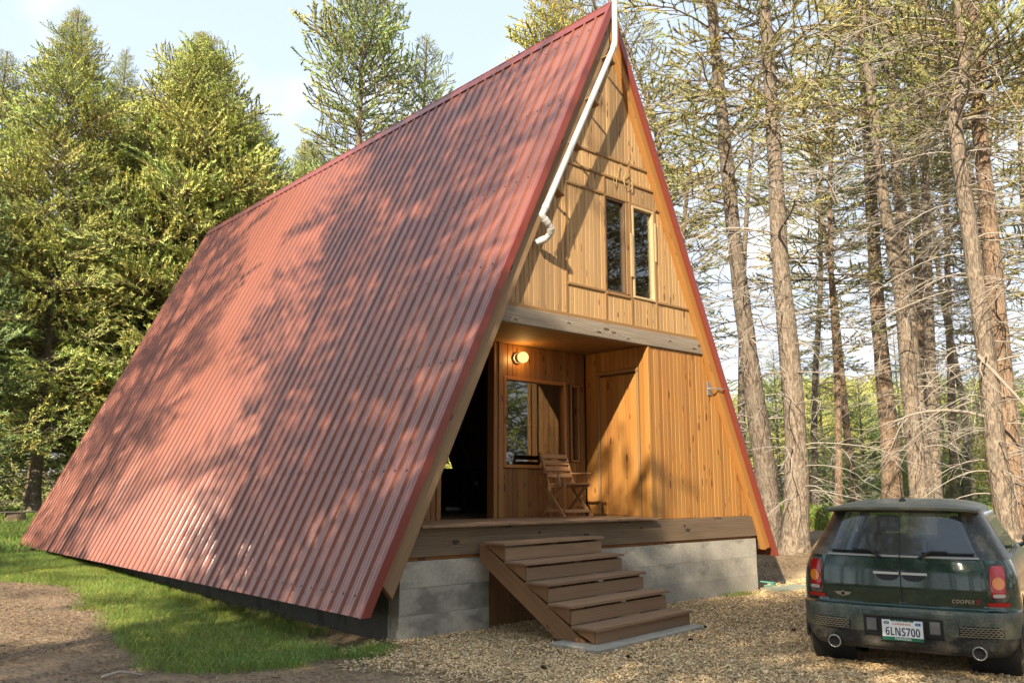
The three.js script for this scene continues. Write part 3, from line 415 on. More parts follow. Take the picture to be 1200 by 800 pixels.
  part('rear_bumper', shell([.35, .40, .45, .50, .52, .535, .545], arch), mPaintDusty, car);
  part('body', shell([.545, .555, .57, .60, .65, .70, .75, .80, .85, .90, .94], arch), mPaint, car);
  const belt = part('hood', (() => { const r = ring(.94), m = new MB(), c = V(2.2, 1.0, 0); const UP = V(0, 1, 0), n = r.length; const id = r.map(p => m.v(p, UP, p.x, p.z)); const id2 = r.map(p => m.v(V(mix(p.x, 2.3, .25), .985, p.z * .75), UP, p.x, p.z)), cc = m.v(V(2.3, .99, 0), UP); for (let i = 0; i < n; i++) { const k = (i + 1) % n; if (r[i].x > 2.35 && r[k].x > 2.35) m.i.push(id[i], id2[i], id[k], id[k], id2[i], id2[k], id2[i], cc, id2[k]); } return m.geo(); })(), mPaintDusty, car);
  // glasshouse: pillars stay, the window openings are left out and glazed
  const rearGlass = (q, i) => q.x < .5 && Math.abs(q.z) < lut(TW, q.y) * .74 && q.y > .965 && q.y < 1.305, sideGlass = q => Math.abs(q.z) > lut(TW, q.y) * .985 && q.y > .975 && q.y < 1.30 && ((q.x > .80 && q.x < 1.36) || (q.x > 1.44 && q.x < 2.2)), wind = q => q.x > lut(TF, q.y) - .42 && Math.abs(q.z) < lut(TW, q.y) * .9 && q.y > .97 && q.y < 1.30;
  part('pillars', shell([.94, .965, .99, 1.05, 1.12, 1.2, 1.26, 1.305, 1.335], (q, i) => rearGlass(q, i) || sideGlass(q) || wind(q)), mPillar, car);
  const dustGlass = phys({ map: dustTex([.22, .25, .24], [.24, .21, .15], .50, .86, 361), roughness: .04, transmission: .86, thickness: 0, ior: 1.75 });
  const rw = grp('rear_window', car); part('pane', grid(20, 8, (u, v) => { const h = mix(.962, 1.308, v), W = lut(TW, h) * .745; return rear(mix(-W, W, u), h, .003); }), dustGlass, rw); part('seal', grid(1, 8, (u, v) => rear(mix(-.003, .003, u), mix(.96, 1.31, v), .006)), mBlack, rw);
  for (const s of [-1, 1]) { const g = grp('side_window', car); part('pane', grid(20, 6, (u, v) => { const h = mix(.97, 1.305, v); return { p: V(mix(.79, 2.22 - (h - .97) * .6, u), h, s * (lut(TW, h) + .002)), n: V(0, .25, s).normalize() }; }), mTint, g); }
  part('windscreen', grid(10, 6, (u, v) => { const h = mix(.97, 1.305, v), W = lut(TW, h) * .92, w = mix(-W, W, u); return { p: V(lut(TF, h) - .01 - .25 * Math.pow(Math.abs(w / W), 3), h, w), n: V(.8, .6, 0) }; }), mTint, car);
  // roof and tail spoiler
  part('roof', grid(24, 28, (u, v) => { const w = (u * 2 - 1), x = mix(.27, 2.22, v), W = .580 * (1 - .10 * Math.pow(Math.abs(v * 2 - 1), 6)), h = 1.333 + .085 * Math.pow(Math.max(0, 1 - Math.pow(Math.abs(w), 3.2)), .6) * Math.pow(Math.max(0, 1 - Math.pow(Math.abs(v * 2 - 1), 3.5)), .45); return { p: V(x, h, W * w), n: V((v - .5) * -.0 + (v < .1 ? -.25 : 0), 1, w * .22 + Math.sign(w) * Math.pow(Math.abs(w), 8) * .8).normalize() }; }), mRoofC, car);
  { const sp = []; for (let k = 0; k <= 24; k++) { const w = k / 24 * 2 - 1; sp.push(w); } const m = new MB(), sec = w => { const c = 1 - Math.pow(Math.abs(w), 4) * .5, x = .205 + .06 * Math.pow(Math.abs(w), 3), z = w * .600; return [V(x + .30, 1.385 - .035 * w * w * w * w - .012 * w * w, z), V(x + .08, 1.378 - .035 * Math.pow(w, 4), z), V(x, 1.352 - .022 * Math.pow(w, 4), z), V(x + .004, 1.332 - .02 * Math.pow(w, 4), z), V(x + .10, 1.318 - .02 * Math.pow(w, 4), z), V(x + .30, 1.31, z)]; }; for (let k = 0; k < 24; k++) { const a = sec(sp[k]), b = sec(sp[k + 1]); for (let q = 0; q < 5; q++) { m.tri(a[q], b[q], b[q + 1]); m.tri(a[q], b[q + 1], a[q + 1]); } } for (const w of [-1, 1]) { const a = sec(w); for (let q = 1; q < 5; q++) w < 0 ? m.tri(a[0], a[q], a[q + 1]) : m.tri(a[0], a[q + 1], a[q]); } part('tail_spoiler', m.geo(), mRoofC, car); }
  { const a = grp('antenna', car); part('base', new THREE.SphereGeometry(.03, 14, 8, 0, 7, 0, 1.6).scale(1.6, 1.2, 1).translate(.5, 1.395, 0), mBlack, a); part('rod', tubeGeo([V(.5, 1.42, 0), V(.40, 1.66, 0)], [.005, .003], 6), mBlack, a); }
  // twin rear doors, gap between them, bright belt strip and handle
  for (const s of [-1, 1]) {
    const d = grp('rear_door', car), a = s * .006, b = s * .575;
    part('panel', grid(18, 10, (u, v) => { const h = mix(.575, .938, v), e = mix(a, b + s * .03 * (1 - v), u); return rear(e, h, .011 - .009 * (Math.pow(Math.abs(u * 2 - 1), 24) + Math.pow(Math.abs(v * 2 - 1), 24))); }), mPaint, d);
    part('belt_strip', rearPatch(a, s * .58, .941, .955, .014, 14, 2), mStrip, d);
    part('handle', rearPatch(s * .008, s * .205, .806, .826, .034, 8, 2), mChrome, d); part('handle_recess', blob(s * .10, .805, .088, .050, .0125, -.001, 2.2), std({ color: lin(.006, .010, .008), roughness: .3 }), d);
    const arm = grp('wiper', car); part('arm', (() => { const m = new MB(), P = t => rear(s * mix(.145, .36, t), mix(.935, .985, Math.min(1, t * 2.2)), .03).p; m.tube([P(0), P(.25), P(.45), P(.75), P(1)], [.012, .008], 6); return m.geo(); })(), mBlack, arm); part('blade', tubeGeo([0, .25, .5, .75, 1].map(t => rear(s * mix(.17, .55, t), .978, .018).p), [.007, .007], 5), mBlack, arm);
  }
  part('door_gap', rearPatch(-.004, .004, .56, .958, .0035, 1, 8), mBlack, car);
  // tail lamps, reflectors
  for (const s of [-1, 1]) {
    const l = grp('tail_light', car); part('housing', blob(s * .695, .770, .070, .148, .004, .004, 5), mPillar, l); part('lens', blob(s * .692, .775, .050, .122, .010, .010, 5), mRed, l); part('indicator', blob(s * .692, .765, .041, .046, .022, .008, 2), mAmber, l);
    part('lens_clear', blob(s * .692, .674, .040, .014, .022, .003, 4), std({ color: lin(.5, .45, .42), roughness: .2 }), l);
    part('reflector', blob(s * .69, .603, .075, .017, .006, .004, 6), mRed, car);
  }
  // bumper furniture
  part('plate_recess', rearPatch(-.30, .30, .315, .475, .002, 12, 4), mBlack, car);
  const bar = part('bumper_bar', grid(22, 4, (u, v) => { const w = mix(-.36, .36, u); return rear(w, mix(.485, .515, v), .012 + .022 * Math.sin(v * Math.PI) * (1 - Math.pow(Math.abs(u * 2 - 1), 8))); }), mPaint, car);
  for (const s of [-1, 1]) {
    part('plate_light', rearPatch(s * .20, s * .275, .36, .455, .006, 3, 3), std({ color: lin(.17, .165, .155), roughness: .6 }), car);
    const gr = grp('vent_grille', car); part('backing', blob(s * .56, .395, .155, .046, .0025, 0, 6), mBlack, gr);
    for (let k = 0; k < 5; k++) { const m = new MB(), P = []; for (let t = 0; t <= 26; t++) { const w = s * (.415 + .29 * t / 26); P.push(rear(w, .362 + k * .0165 + .004 * Math.sin(t * 2.1 + k * 3.14), .008).p); } m.tube(P, [.0042, .0042], 4); part('slat', m.geo(), std({ color: lin(.24, .20, .13), roughness: .7 }), gr); }
    const ex = grp('exhaust', car), q = rear(s * .54, .26, 0).p; part('surround', new THREE.TorusGeometry(.083, .026, 10, 26, Math.PI).rotateY(Math.PI / 2).translate(q.x + .01, .262, q.z), mPlas, ex);
    part('pipe', new THREE.LatheGeometry([[.040, .10], [.040, .0], [.044, -.012], [.050, -.012], [.054, 0], [.054, .12]].map(p => new THREE.Vector2(...p)), 26).rotateZ(-Math.PI / 2).translate(q.x - .055, .245, q.z), mChrome, ex); part('bore', new THREE.CircleGeometry(.041, 22).rotateY(-Math.PI / 2).translate(q.x - .02, .245, q.z), mBlack, ex);
  }
  part('lower_valance', grid(26, 5, (u, v) => { const w = mix(-.70, .70, u), e = Math.min(Math.abs(Math.abs(w) - .54) / .14, 1); return rear(w, mix(.235, .315 + .03 * (1 - e * e), v), .012 + .01 * Math.sin(v * Math.PI)); }), mPlas, car);
  // number plate
  {
    const c = document.createElement('canvas'); c.width = 512; c.height = 272; const g = c.getContext('2d'); g.fillStyle = '#e9eae6'; g.fillRect(0, 0, 512, 272);
    g.fillStyle = '#1d6b4d'; g.fillRect(110, 0, 292, 20); g.fillRect(0, 226, 512, 46); g.fillStyle = '#e9eae6'; for (const x of [170, 256, 342]) g.fillRect(x - 6, 6, 12, 8);
    g.font = 'bold 44px sans-serif'; g.textAlign = 'center'; g.textBaseline = 'alphabetic'; g.fillText('TOPANGA', 256, 264);
    g.fillStyle = '#b3202c'; g.font = 'italic bold 46px serif'; g.fillText('California', 245, 66); g.fillStyle = '#2b62b0'; g.fillRect(420, 26, 66, 36); g.fillStyle = '#dfe6ee'; g.font = 'bold 22px sans-serif'; g.fillText('11', 453, 52); g.fillStyle = '#39425f'; g.fillRect(26, 26, 64, 34); g.fillStyle = '#dfe6ee'; g.fillText('APR', 58, 51);
    g.fillStyle = '#23284f'; g.font = 'bold 134px sans-serif'; g.save(); g.translate(256, 200); const tw = g.measureText('6LNS700').width || 500; g.scale(440 / tw, 1.12); g.fillText('6LNS700', 0, 8); g.restore();
    const t = new THREE.CanvasTexture(c); t.colorSpace = THREE.SRGBColorSpace; const pl = grp('number_plate', car); pl.position.set(-.022, .375, 0); pl.rotation.set(0, -Math.PI / 2, 0);
    part('plate', new THREE.PlaneGeometry(.306, .160).translate(0, 0, .0085), std({ map: t, roughness: .45 }), pl); part('plate_frame', cbox(-.166, .166, -.090, .090, -.008, .006, .004), mBlack, pl);
  }
  // winged badge and lettering
  const orient = (o, q) => { const x = V(0, 1, 0).cross(q.n).normalize(), y = q.n.clone().cross(x); o.position.copy(q.p); o.quaternion.setFromRotationMatrix(new THREE.Matrix4().makeBasis(x, y, q.n)); };
  {
    const b = grp('badge', car), q = rear(-.46, .632, .014); orient(b, q); const disc = part('disc', new THREE.CylinderGeometry(.022, .022, .006, 24).rotateX(Math.PI / 2), mChrome, b); part('disc_face', new THREE.CylinderGeometry(.015, .015, .003, 24).rotateX(Math.PI / 2).translate(0, 0, .004), mBlack, b);
    for (const s of [-1, 1]) { const sh = new THREE.Shape([[.014, .016], [.070, .014], [.062, .004], [.054, -.002], [.046, -.008], [.014, -.014]].map(([x, y]) => new THREE.Vector2(x * s, y))); part('wing', new THREE.ExtrudeGeometry(sh, { depth: .004, bevelEnabled: false }), mChrome, b); }
    const font = await new FontLoader().loadAsync('fonts/droid/droid_sans_bold.typeface.json'); const lt = grp('lettering', car), p = rear(.455, .622, .015); orient(lt, p);
    const word = (w, x, size, m, n) => { const g = new TextGeometry(w, { font, size, depth: .004, curveSegments: 4 }); g.computeBoundingBox(); const bb = g.boundingBox; g.translate(x, -.014, 0); g.applyMatrix4(new THREE.Matrix4().makeShear(0, 0, .18, 0, 0, 0)); part(n, g, m, lt); return bb.max.x; };
    const end = word('COOPER', -.088, .030, mChrome, 'letters'); word('S', end + .010, .036, mRed, 'letter');
  }
  // wheels
  const tyre = new THREE.LatheGeometry([[.20, -.075], [.27, -.092], [.295, -.088], [.306, -.072], [.308, -.045], [.302, -.043], [.302, -.037], [.309, -.035], [.309, -.008], [.303, -.006], [.303, .006], [.309, .008], [.309, .035], [.302, .037], [.302, .043], [.308, .045], [.306, .072], [.295, .088], [.27, .092], [.20, .075]].map(p => new THREE.Vector2(...p)), 44).rotateX(Math.PI / 2);
  const rimG = new THREE.LatheGeometry([[0, .03], [.06, .035], [.07, .015], [.17, .02], [.19, .05], [.205, .07], [.205, -.07]].map(p => new THREE.Vector2(...p)), 32).rotateX(Math.PI / 2);
  for (const x of [AX1, AX2]) for (const s of [-1, 1]) { const w = grp('wheel', car); w.position.set(x, .312, s * .745); if (s < 0) w.rotation.y = Math.PI; part('tyre', tyre, mRub, w); part('rim', rimG, mSteel, w);
    const c = part('arch_cladding', new THREE.TorusGeometry(.36, .032, 8, 40, Math.PI * 1.12).rotateZ(-.19), mPlas, car); c.position.set(x, .30, s * .822); c.scale.z = .55; part('arch_liner', new THREE.CylinderGeometry(.355, .355, .36, 30, 1, true, -Math.PI / 2 - .2, Math.PI + .4).rotateX(Math.PI / 2).translate(x, .30, s * .62), mBlack, car); }
  // floor pan, seats, mirrors
  part('floor_pan', cbox(.25, 3.7, .19, .25, -.56, .56, .02), mBlack, car);
  const seat = (x, z) => { const g = grp('seat', car); part('cushion', cbox(x - .1, x + .38, .40, .58, z - .23, z + .23, .05), mCabin, g); part('backrest', cbox(x - .20, x - .06, .52, 1.06, z - .22, z + .22, .05), mCabin, g); part('headrest', cbox(x - .22, x - .12, 1.08, 1.24, z - .12, z + .12, .03), mCabin, g); };
  for (const z of [-.34, .34]) { seat(1.05, z); seat(1.95, z); } part('parcel_deck', cbox(.2, .9, .86, .88, -.55, .55, .01), mCabin, car); part('dashboard', cbox(2.5, 2.85, .6, .97, -.68, .68, .04), mCabin, car);
  for (const s of [-1, 1]) { const g = grp('door_mirror', car); part('shell', new THREE.SphereGeometry(.09, 18, 12).scale(.75, .78, 1.15).translate(2.16, 1.03, s * .93), mPaint, g); part('glass', new THREE.CircleGeometry(.075, 20).scale(1.15, .85, 1).rotateY(-Math.PI / 2).translate(2.089, 1.03, s * .93), mChrome, g); part('stalk', tubeGeo([V(2.18, .96, s * .80), V(2.18, 1.0, s * .88)], [.02, .02], 8), mPaint, g); }
}

// ------------------------------------------------------------------ ground
const grassEdge = z => lut([[-9, -3], [-8, -1.6], [-7.4, -1.0], [-5, -1.5], [-2.7, -1.8], [-.7, -2.2], [0, -1.6], [.3, -.6], [.34, 3]], z);
function grassAt(x, z) {   // 0..1 how grassy
  const n = (fbm(x * 1.3 + 3, z * 1.3 + 8, 201) - .5) * 1.5, n2 = fbm(x * 3.1, z * 3.1, 207);
  let g = 0; if (x < 1.5 && z < .5) { g = Math.max(sstep(-.25, .25, x - grassEdge(z) + n * .5) * sstep(.35, .05, z + n * .3) * (z > -13.6 ? sstep(.15, -.25, x + n * .2) : 1), sstep(-8.2, -9.2, z + n)); g *= 1 - .8 * sstep(-.75, -.35, x) * sstep(-1.9, -1.2, z); if (Math.hypot(x + .36, z - .12) < .2) g = 1; }
  if (z < -16) g = Math.max(g, .8); const far = sstep(15, 19, x + z * .15) * sstep(13, 18, x - .35 * (z + 5)); g = Math.max(g, far);
  if (z > .0 && z < .25 && x > 4.9 && x < 5.9) g = Math.max(g, sstep(.55, .62, n2));
  return clamp(g * (.65 + .5 * n2));
}
const chipAt = (x, z) => { const n = (fbm(x * 1.1 + 13, z * 1.1 + 5, 211) - .5); return sstep(-.6, .3, x + .55 * (z < 1 ? 0 : -(z - 1) * .45) + n + .35 * Math.max(0, z - .2)) * sstep(-.25, .05, z + .3 * n - Math.max(0, x - 6.6) * -.25) * sstep(11, 8, x + n * 2); };
{
  const N = 280, P = [], C = [], U = [], I = [], warp = s => 22 * s + 300 * Math.pow(s, 7);
  for (let j = 0; j <= N; j++) for (let i = 0; i <= N; i++) {
    const x = 1 + warp(i / N * 2 - 1), z = -3 + warp(j / N * 2 - 1); P.push(x, terrain(x, z), z); U.push(x, -z);
    const g = grassAt(x, z), c = chipAt(x, z), n = fbm(x * .9, z * .9, 221), dirt = [mix(.21, .31, n), mix(.145, .215, n), mix(.085, .125, n)], chip = [.54, .40, .22], gr = [.095, .105, .035];
    C.push(...[0, 1, 2].map(k => mix(mix(dirt[k], chip[k], c), gr[k], g)));
  }
  for (let j = 0; j < N; j++) for (let i = 0; i < N; i++) { const a = j * (N + 1) + i, b = a + N + 1; I.push(a, b, a + 1, a + 1, b, b + 1); }
  const b = new THREE.BufferGeometry(); b.setAttribute('position', new THREE.Float32BufferAttribute(P, 3)); b.setAttribute('color', new THREE.Float32BufferAttribute(C, 3)); b.setAttribute('uv', new THREE.Float32BufferAttribute(U, 2)); b.setIndex(I); b.computeVertexNormals();
  const tg = tex(512, 512, 1.7, 1.7, (i, j) => { const x = i / 512, y = j / 512, a = fbm(x * 7, y * 7, 231, 7, 7, 4), f = fbm(x * 90, y * 90, 236, 90, 90, 3), s = sstep(.70, .80, vnoise(x * 60, y * 60, 239, 60, 60)); const k = (.55 + .5 * a + .65 * (f - .4)) * (1 - .35 * s); return [k, k * .985, k * .95]; }), tb = tex(512, 512, .9, .9, (i, j) => fbm(i / 512 * 24, j / 512 * 24, 244, 24, 24, 4), false);
  const m = solo('ground', b, std({ vertexColors: true, map: tg, bumpMap: tb, bumpScale: .03, roughness: 1 }), null, null, null, 'structure'); m.userData.label = 'dirt, wood chips and grass ground around the cabin';
}
function scatter(name, geo, mat, spots, kind, label, category, tint) {   // spots: [x, y, z, turn, scale, (pitch)]
  const m = new THREE.InstancedMesh(geo, mat, spots.length), q = new THREE.Quaternion(), e = new THREE.Euler(), mm = new THREE.Matrix4(), r = rng(spots.length + 5);
  spots.forEach((s, k) => { e.set(s[5] || 0, s[3], 0, 'YXZ'); m.setMatrixAt(k, mm.compose(V(s[0], s[1], s[2]), q.setFromEuler(e), V(s[4], s[4], s[4]))); if (tint) m.setColorAt(k, lin(...tint(r, s))); });
  m.name = numbered(name); m.castShadow = m.receiveShadow = true; scene.add(m); return tag(m, label, category, null, kind);
}
{ // grass: tufts of tapering blades
  const tuft = (seed, n, R, h0, h1, w) => { const r = rng(seed), m = new MB(); for (let k = 0; k < n; k++) { const a = r() * 6.28, d = Math.sqrt(r()) * R, x = Math.cos(a) * d, z = Math.sin(a) * d, h = mix(h0, h1, r()), b = r() * 6.28, l = h * (.2 + .7 * r()), t = r() * 6.28, wx = Math.cos(t) * w, wz = Math.sin(t) * w, dry = r() < .14, g = .75 + .5 * r(), col = dry ? [.34, .27, .12] : [.125 * g, .185 * g, .035 * g]; const m1 = V(x + Math.cos(b) * l * .35, h * .62, z + Math.sin(b) * l * .35), tip = V(x + Math.cos(b) * l, h, z + Math.sin(b) * l); m.tri(V(x - wx, -.01, z - wz), V(x + wx, -.01, z + wz), m1, col); m.tri(V(m1.x - wx * .8, m1.y, m1.z - wz * .8), V(m1.x + wx * .8, m1.y, m1.z + wz * .8), tip, col); } return m.geo(true); };
  const r = rng(251), near = [], far = [], meadow = [];
  for (let k = 0; k < 16000 && near.length < 3600; k++) { const x = -3.4 + r() * 3.9, z = -12 + r() * 12.6, g = grassAt(x, z); if (r() < g * g) near.push([x, terrain(x, z), z, r() * 6.28, .6 + .6 * r()]); }
  for (const [x, z] of [[-.36, .12], [-.32, .18], [-.42, .1], [-.3, .08], [-.46, .2]]) near.push([x, terrain(x, z), z, x * 9, 1.1]);
  for (let k = 0; k < 40; k++) { const x = 4.9 + r() * 1.0, z = .04 + r() * .18; if (grassAt(x, z) > .3) near.push([x, 0, z, r() * 6, .7]); }
  for (let k = 0; k < 20000 && far.length < 4200; k++) { const z = -12 - 22 * r(), x = -9 + r() * 13, g = grassAt(x, z); if (x > -.7 && x < 7 && z > -14.2) continue; if (r() < g) far.push([x, terrain(x, z), z, r() * 6.28, 1.2 + r()]); }
  for (let k = 0; k < 30000 && meadow.length < 5000; k++) { const dpt = 19 + 26 * r(), p = pixAt(930 + 270 * r(), 600, dpt), g = grassAt(p.x, p.z); if (r() < g) meadow.push([p.x, terrain(p.x, p.z), p.z, r() * 6.28, 2 + 2 * r()]); }
  const mG = phys({ vertexColors: true, roughness: .7, side: THREE.DoubleSide }), tint = (q, s) => { const n = fbm(s[0] * .9, s[2] * .9, 261); const k = .75 + .5 * q(); return [1.3 * k * mix(.75, 1.25, n), 1.35 * k, k * mix(.8, 1.1, q())]; };
  scatter('lawn_grass', tuft(1, 70, .16, .03, .10, .0026), mG, near, 'stuff', 'short green grass along the low eave of the red roof', 'grass', tint);
  scatter('forest_edge_grass', tuft(2, 60, .26, .05, .14, .005), mG, far, 'stuff', 'sunny green grass behind the cabin at the forest edge', 'grass', tint);
  scatter('meadow_grass', tuft(3, 60, .26, .06, .16, .007), mG, meadow, 'stuff', 'bright green meadow grass between the pines beyond the car', 'grass', tint);
}
{ // wood chips and litter
  const chips = (seed, n, R, l0, l1, w0, w1, cols, tilt) => { const r = rng(seed), m = new MB(); for (let k = 0; k < n; k++) { const a = r() * 6.28, d = Math.sqrt(r()) * R, c = V(Math.cos(a) * d, .004 + .014 * r(), Math.sin(a) * d), t = r() * 6.28, ti = (r() - .5) * 2 * tilt, L = mix(l0, l1, r() * r()), w = mix(w0, w1, r()), u = V(Math.cos(t) * Math.cos(ti), Math.sin(ti), Math.sin(t) * Math.cos(ti)).multiplyScalar(L / 2), v = V(-Math.sin(t), (r() - .5) * tilt, Math.cos(t)).multiplyScalar(w / 2), q = cols[Math.floor(r() * cols.length)], j = .75 + .5 * r(), col = q.map(x => x * j), up = V(0, .0035, 0); const A = c.clone().add(u).add(v), B = c.clone().add(u).sub(v), C = c.clone().sub(u).sub(v), D = c.clone().sub(u).add(v); m.tri(A, B, C, col); m.tri(A, C, D, col); const A2 = A.clone().sub(up), D2 = D.clone().sub(up); m.tri(A, D, A2, col); m.tri(D, D2, A2, col); } return m.geo(true); };
  const CH = [[.80, .61, .34], [.70, .51, .27], [.84, .67, .42], [.58, .41, .21], [.47, .33, .18], [.74, .58, .35]], r = rng(271), spots = [], litter = [];
  for (let k = 0; k < 20000 && spots.length < 2600; k++) { const t = r(), x = -2.5 + r() * 13, z = -.3 + r() * 7.8; if (r() < chipAt(x, z)) spots.push([x, terrain(x, z), z, r() * 6.28, .8 + .5 * r()]); }
  for (let k = 0; k < 9000 && litter.length < 1500; k++) { const x = -5 + r() * 17, z = -9 + r() * 15, c = chipAt(x, z), g = grassAt(x, z); if (x > -.2 && x < 6.5 && z < 0) continue; if (r() < (1 - c) * (1 - .7 * g) + .12) litter.push([x, terrain(x, z) + .002, z, r() * 6.28, .7 + .6 * r()]); }
  const mC = std({ vertexColors: true, roughness: .95, side: THREE.DoubleSide }), tint = (q, s) => { const n = fbm(s[0] * .7 + 4, s[2] * .7, 281), k = .8 + .35 * q() - .25 * (n - .5); return [k, k * .98, k * .95]; };
  scatter('wood_chips', chips(5, 190, .26, .014, .055, .005, .013, CH, .5), mC, spots, 'stuff', 'pale wood chips spread over the drive before the steps', 'wood chips', tint);
  scatter('forest_litter', chips(6, 46, .34, .015, .10, .0025, .007, [[.20, .13, .07], [.28, .19, .10], [.12, .08, .05], [.38, .29, .18]], .35), mC, litter, 'stuff', 'dry needles and twigs strewn on the bare dirt', 'litter', tint);
}

// ------------------------------------------------------------------ pines
// a live bough of unit length along +x: stem, side twigs and needle tufts
function boughGeo(seed, { twigs = 13, needles = 30, nl = .085, nw = .011, droop = .12, flat = .5, green = [.125, .148, .038] }) {
  const r = rng(seed), m = new MB(), stem = t => V(t, -droop * t * t + .05 * Math.sin(t * 3), .05 * Math.sin(t * 5 + seed)), brown = [.15, .11, .075];
  m.tube([0, .25, .5, .75, 1].map(stem), [.014, .004], 4, brown, 0, 1, false);
  const needle = (p, dir, k) => { const d = dir.clone().add(V((r() - .5) * 1.5, (r() - .5) * 1.5 + .15, (r() - .5) * 1.5)).normalize(), s = d.clone().cross(V(r() - .5, r() - .5, r() - .5)).normalize().multiplyScalar(nw * (.7 + .6 * r())), L = nl * (.7 + .6 * r()), g = .7 + .6 * r(), y = r() < .08 ? [.26, .19, .08] : green.map((c, q) => c * g * (q === 0 ? .85 + .4 * r() : 1)); m.tri(p.clone().sub(s), p.clone().add(s), p.clone().addScaledVector(d, L), y); };
  for (let k = 0; k < twigs; k++) {
    const t = .18 + .8 * (k + r() * .6) / twigs, p0 = stem(t), side = k % 2 ? 1 : -1, L = (.16 + .34 * Math.sin(Math.min(1, t * 1.25) * Math.PI * .85)) * (.7 + .6 * r()), up = (r() - .35) * flat, d = V(.75 + .3 * r(), up, side * (.75 + .4 * r())).normalize(), tw = s => p0.clone().addScaledVector(d, L * s).add(V(0, .10 * L * s * s, 0));
    m.tube([0, .5, 1].map(tw), [.006, .003], 3, brown, 0, 1, false);
    for (let q = 0; q < needles; q++) { const s = .15 + .85 * Math.sqrt(r()); needle(tw(s), d, s); }
  }
  for (let q = 0; q < needles; q++) needle(stem(.7 + .3 * r()), V(1, .1, 0), 1);
  return m.geo(true);
}
const boughs = [0, 1, 2, 3].map(k => boughGeo(401 + k, { needles: 44, nl: .055, nw: .007, green: [.18, .225, .08] })), boughsFine = [0, 1, 2].map(k => boughGeo(421 + k, { twigs: 12, needles: 56, nl: .05, nw: .0068, droop: .05, flat: 1.0, green: [.28, .285, .115] }));
const boughsDense = [0, 1, 2, 3].map(k => boughGeo(431 + k, { twigs: 18, needles: 50, nl: .048, nw: .0085, flat: 1.1, green: [.43, .465, .165] }));
function pathOf(pts) { const c = new THREE.CatmullRomCurve3(pts, false, 'centripetal'); return t => c.getPoint(clamp(t)); }
function deadBranch(m, r, p0, dir, L, rad, twigs, droop) {
  const hook = r() * .9 - .25, P = [], n = 8, w1 = r() * 6, w2 = r() * 6, wob = .17 * L; for (let k = 0; k < n; k++) { const t = k / (n - 1); P.push(p0.clone().addScaledVector(dir, L * t).add(V(Math.sin(t * 4 + w1) * wob * t, droop * L * (.55 * t - (1.5 + hook) * t * t) + Math.sin(t * 5 + w2) * wob * .35 * t, Math.cos(t * 3.4 + w2) * wob * t))); }
  m.tube(P, [rad, rad * .28], rad > .016 ? 5 : 4, [1, 1, 1], 0, 1, false);
  for (let k = 0; k < twigs; k++) { const t = .25 + .72 * r(), i = Math.min(n - 2, Math.floor(t * (n - 1))), q = P[i].clone().lerp(P[i + 1], t * (n - 1) - i), d = dir.clone().multiplyScalar(.5 + .5 * r()).add(V((r() - .5) * 1.9, (r() - .55) * 1.5, (r() - .5) * 1.9)).normalize(), l = L * (.16 + .30 * r()), T = [], b1 = r() * 6; for (let s = 0; s < 4; s++) { const u = s / 3; T.push(q.clone().addScaledVector(d, l * u).add(V(Math.sin(b1 + u * 3) * .12 * l * u, -.25 * l * u * u, Math.cos(b1 + u * 4) * .12 * l * u))); } m.tube(T, [rad * .38, rad * .16], 3, [1, 1, 1], 0, 1, false);
    if (r() < .6) { const e = T[2], d2 = d.clone().add(V((r() - .5) * 1.6, (r() - .5) * 1.2, (r() - .5) * 1.6)).normalize(); m.tube([e, e.clone().addScaledVector(d2, l * .3).add(V(0, -.02, 0)), e.clone().addScaledVector(d2, l * .55)], [rad * .22, rad * .1], 3, [1, 1, 1], 0, 1, false); } }
}
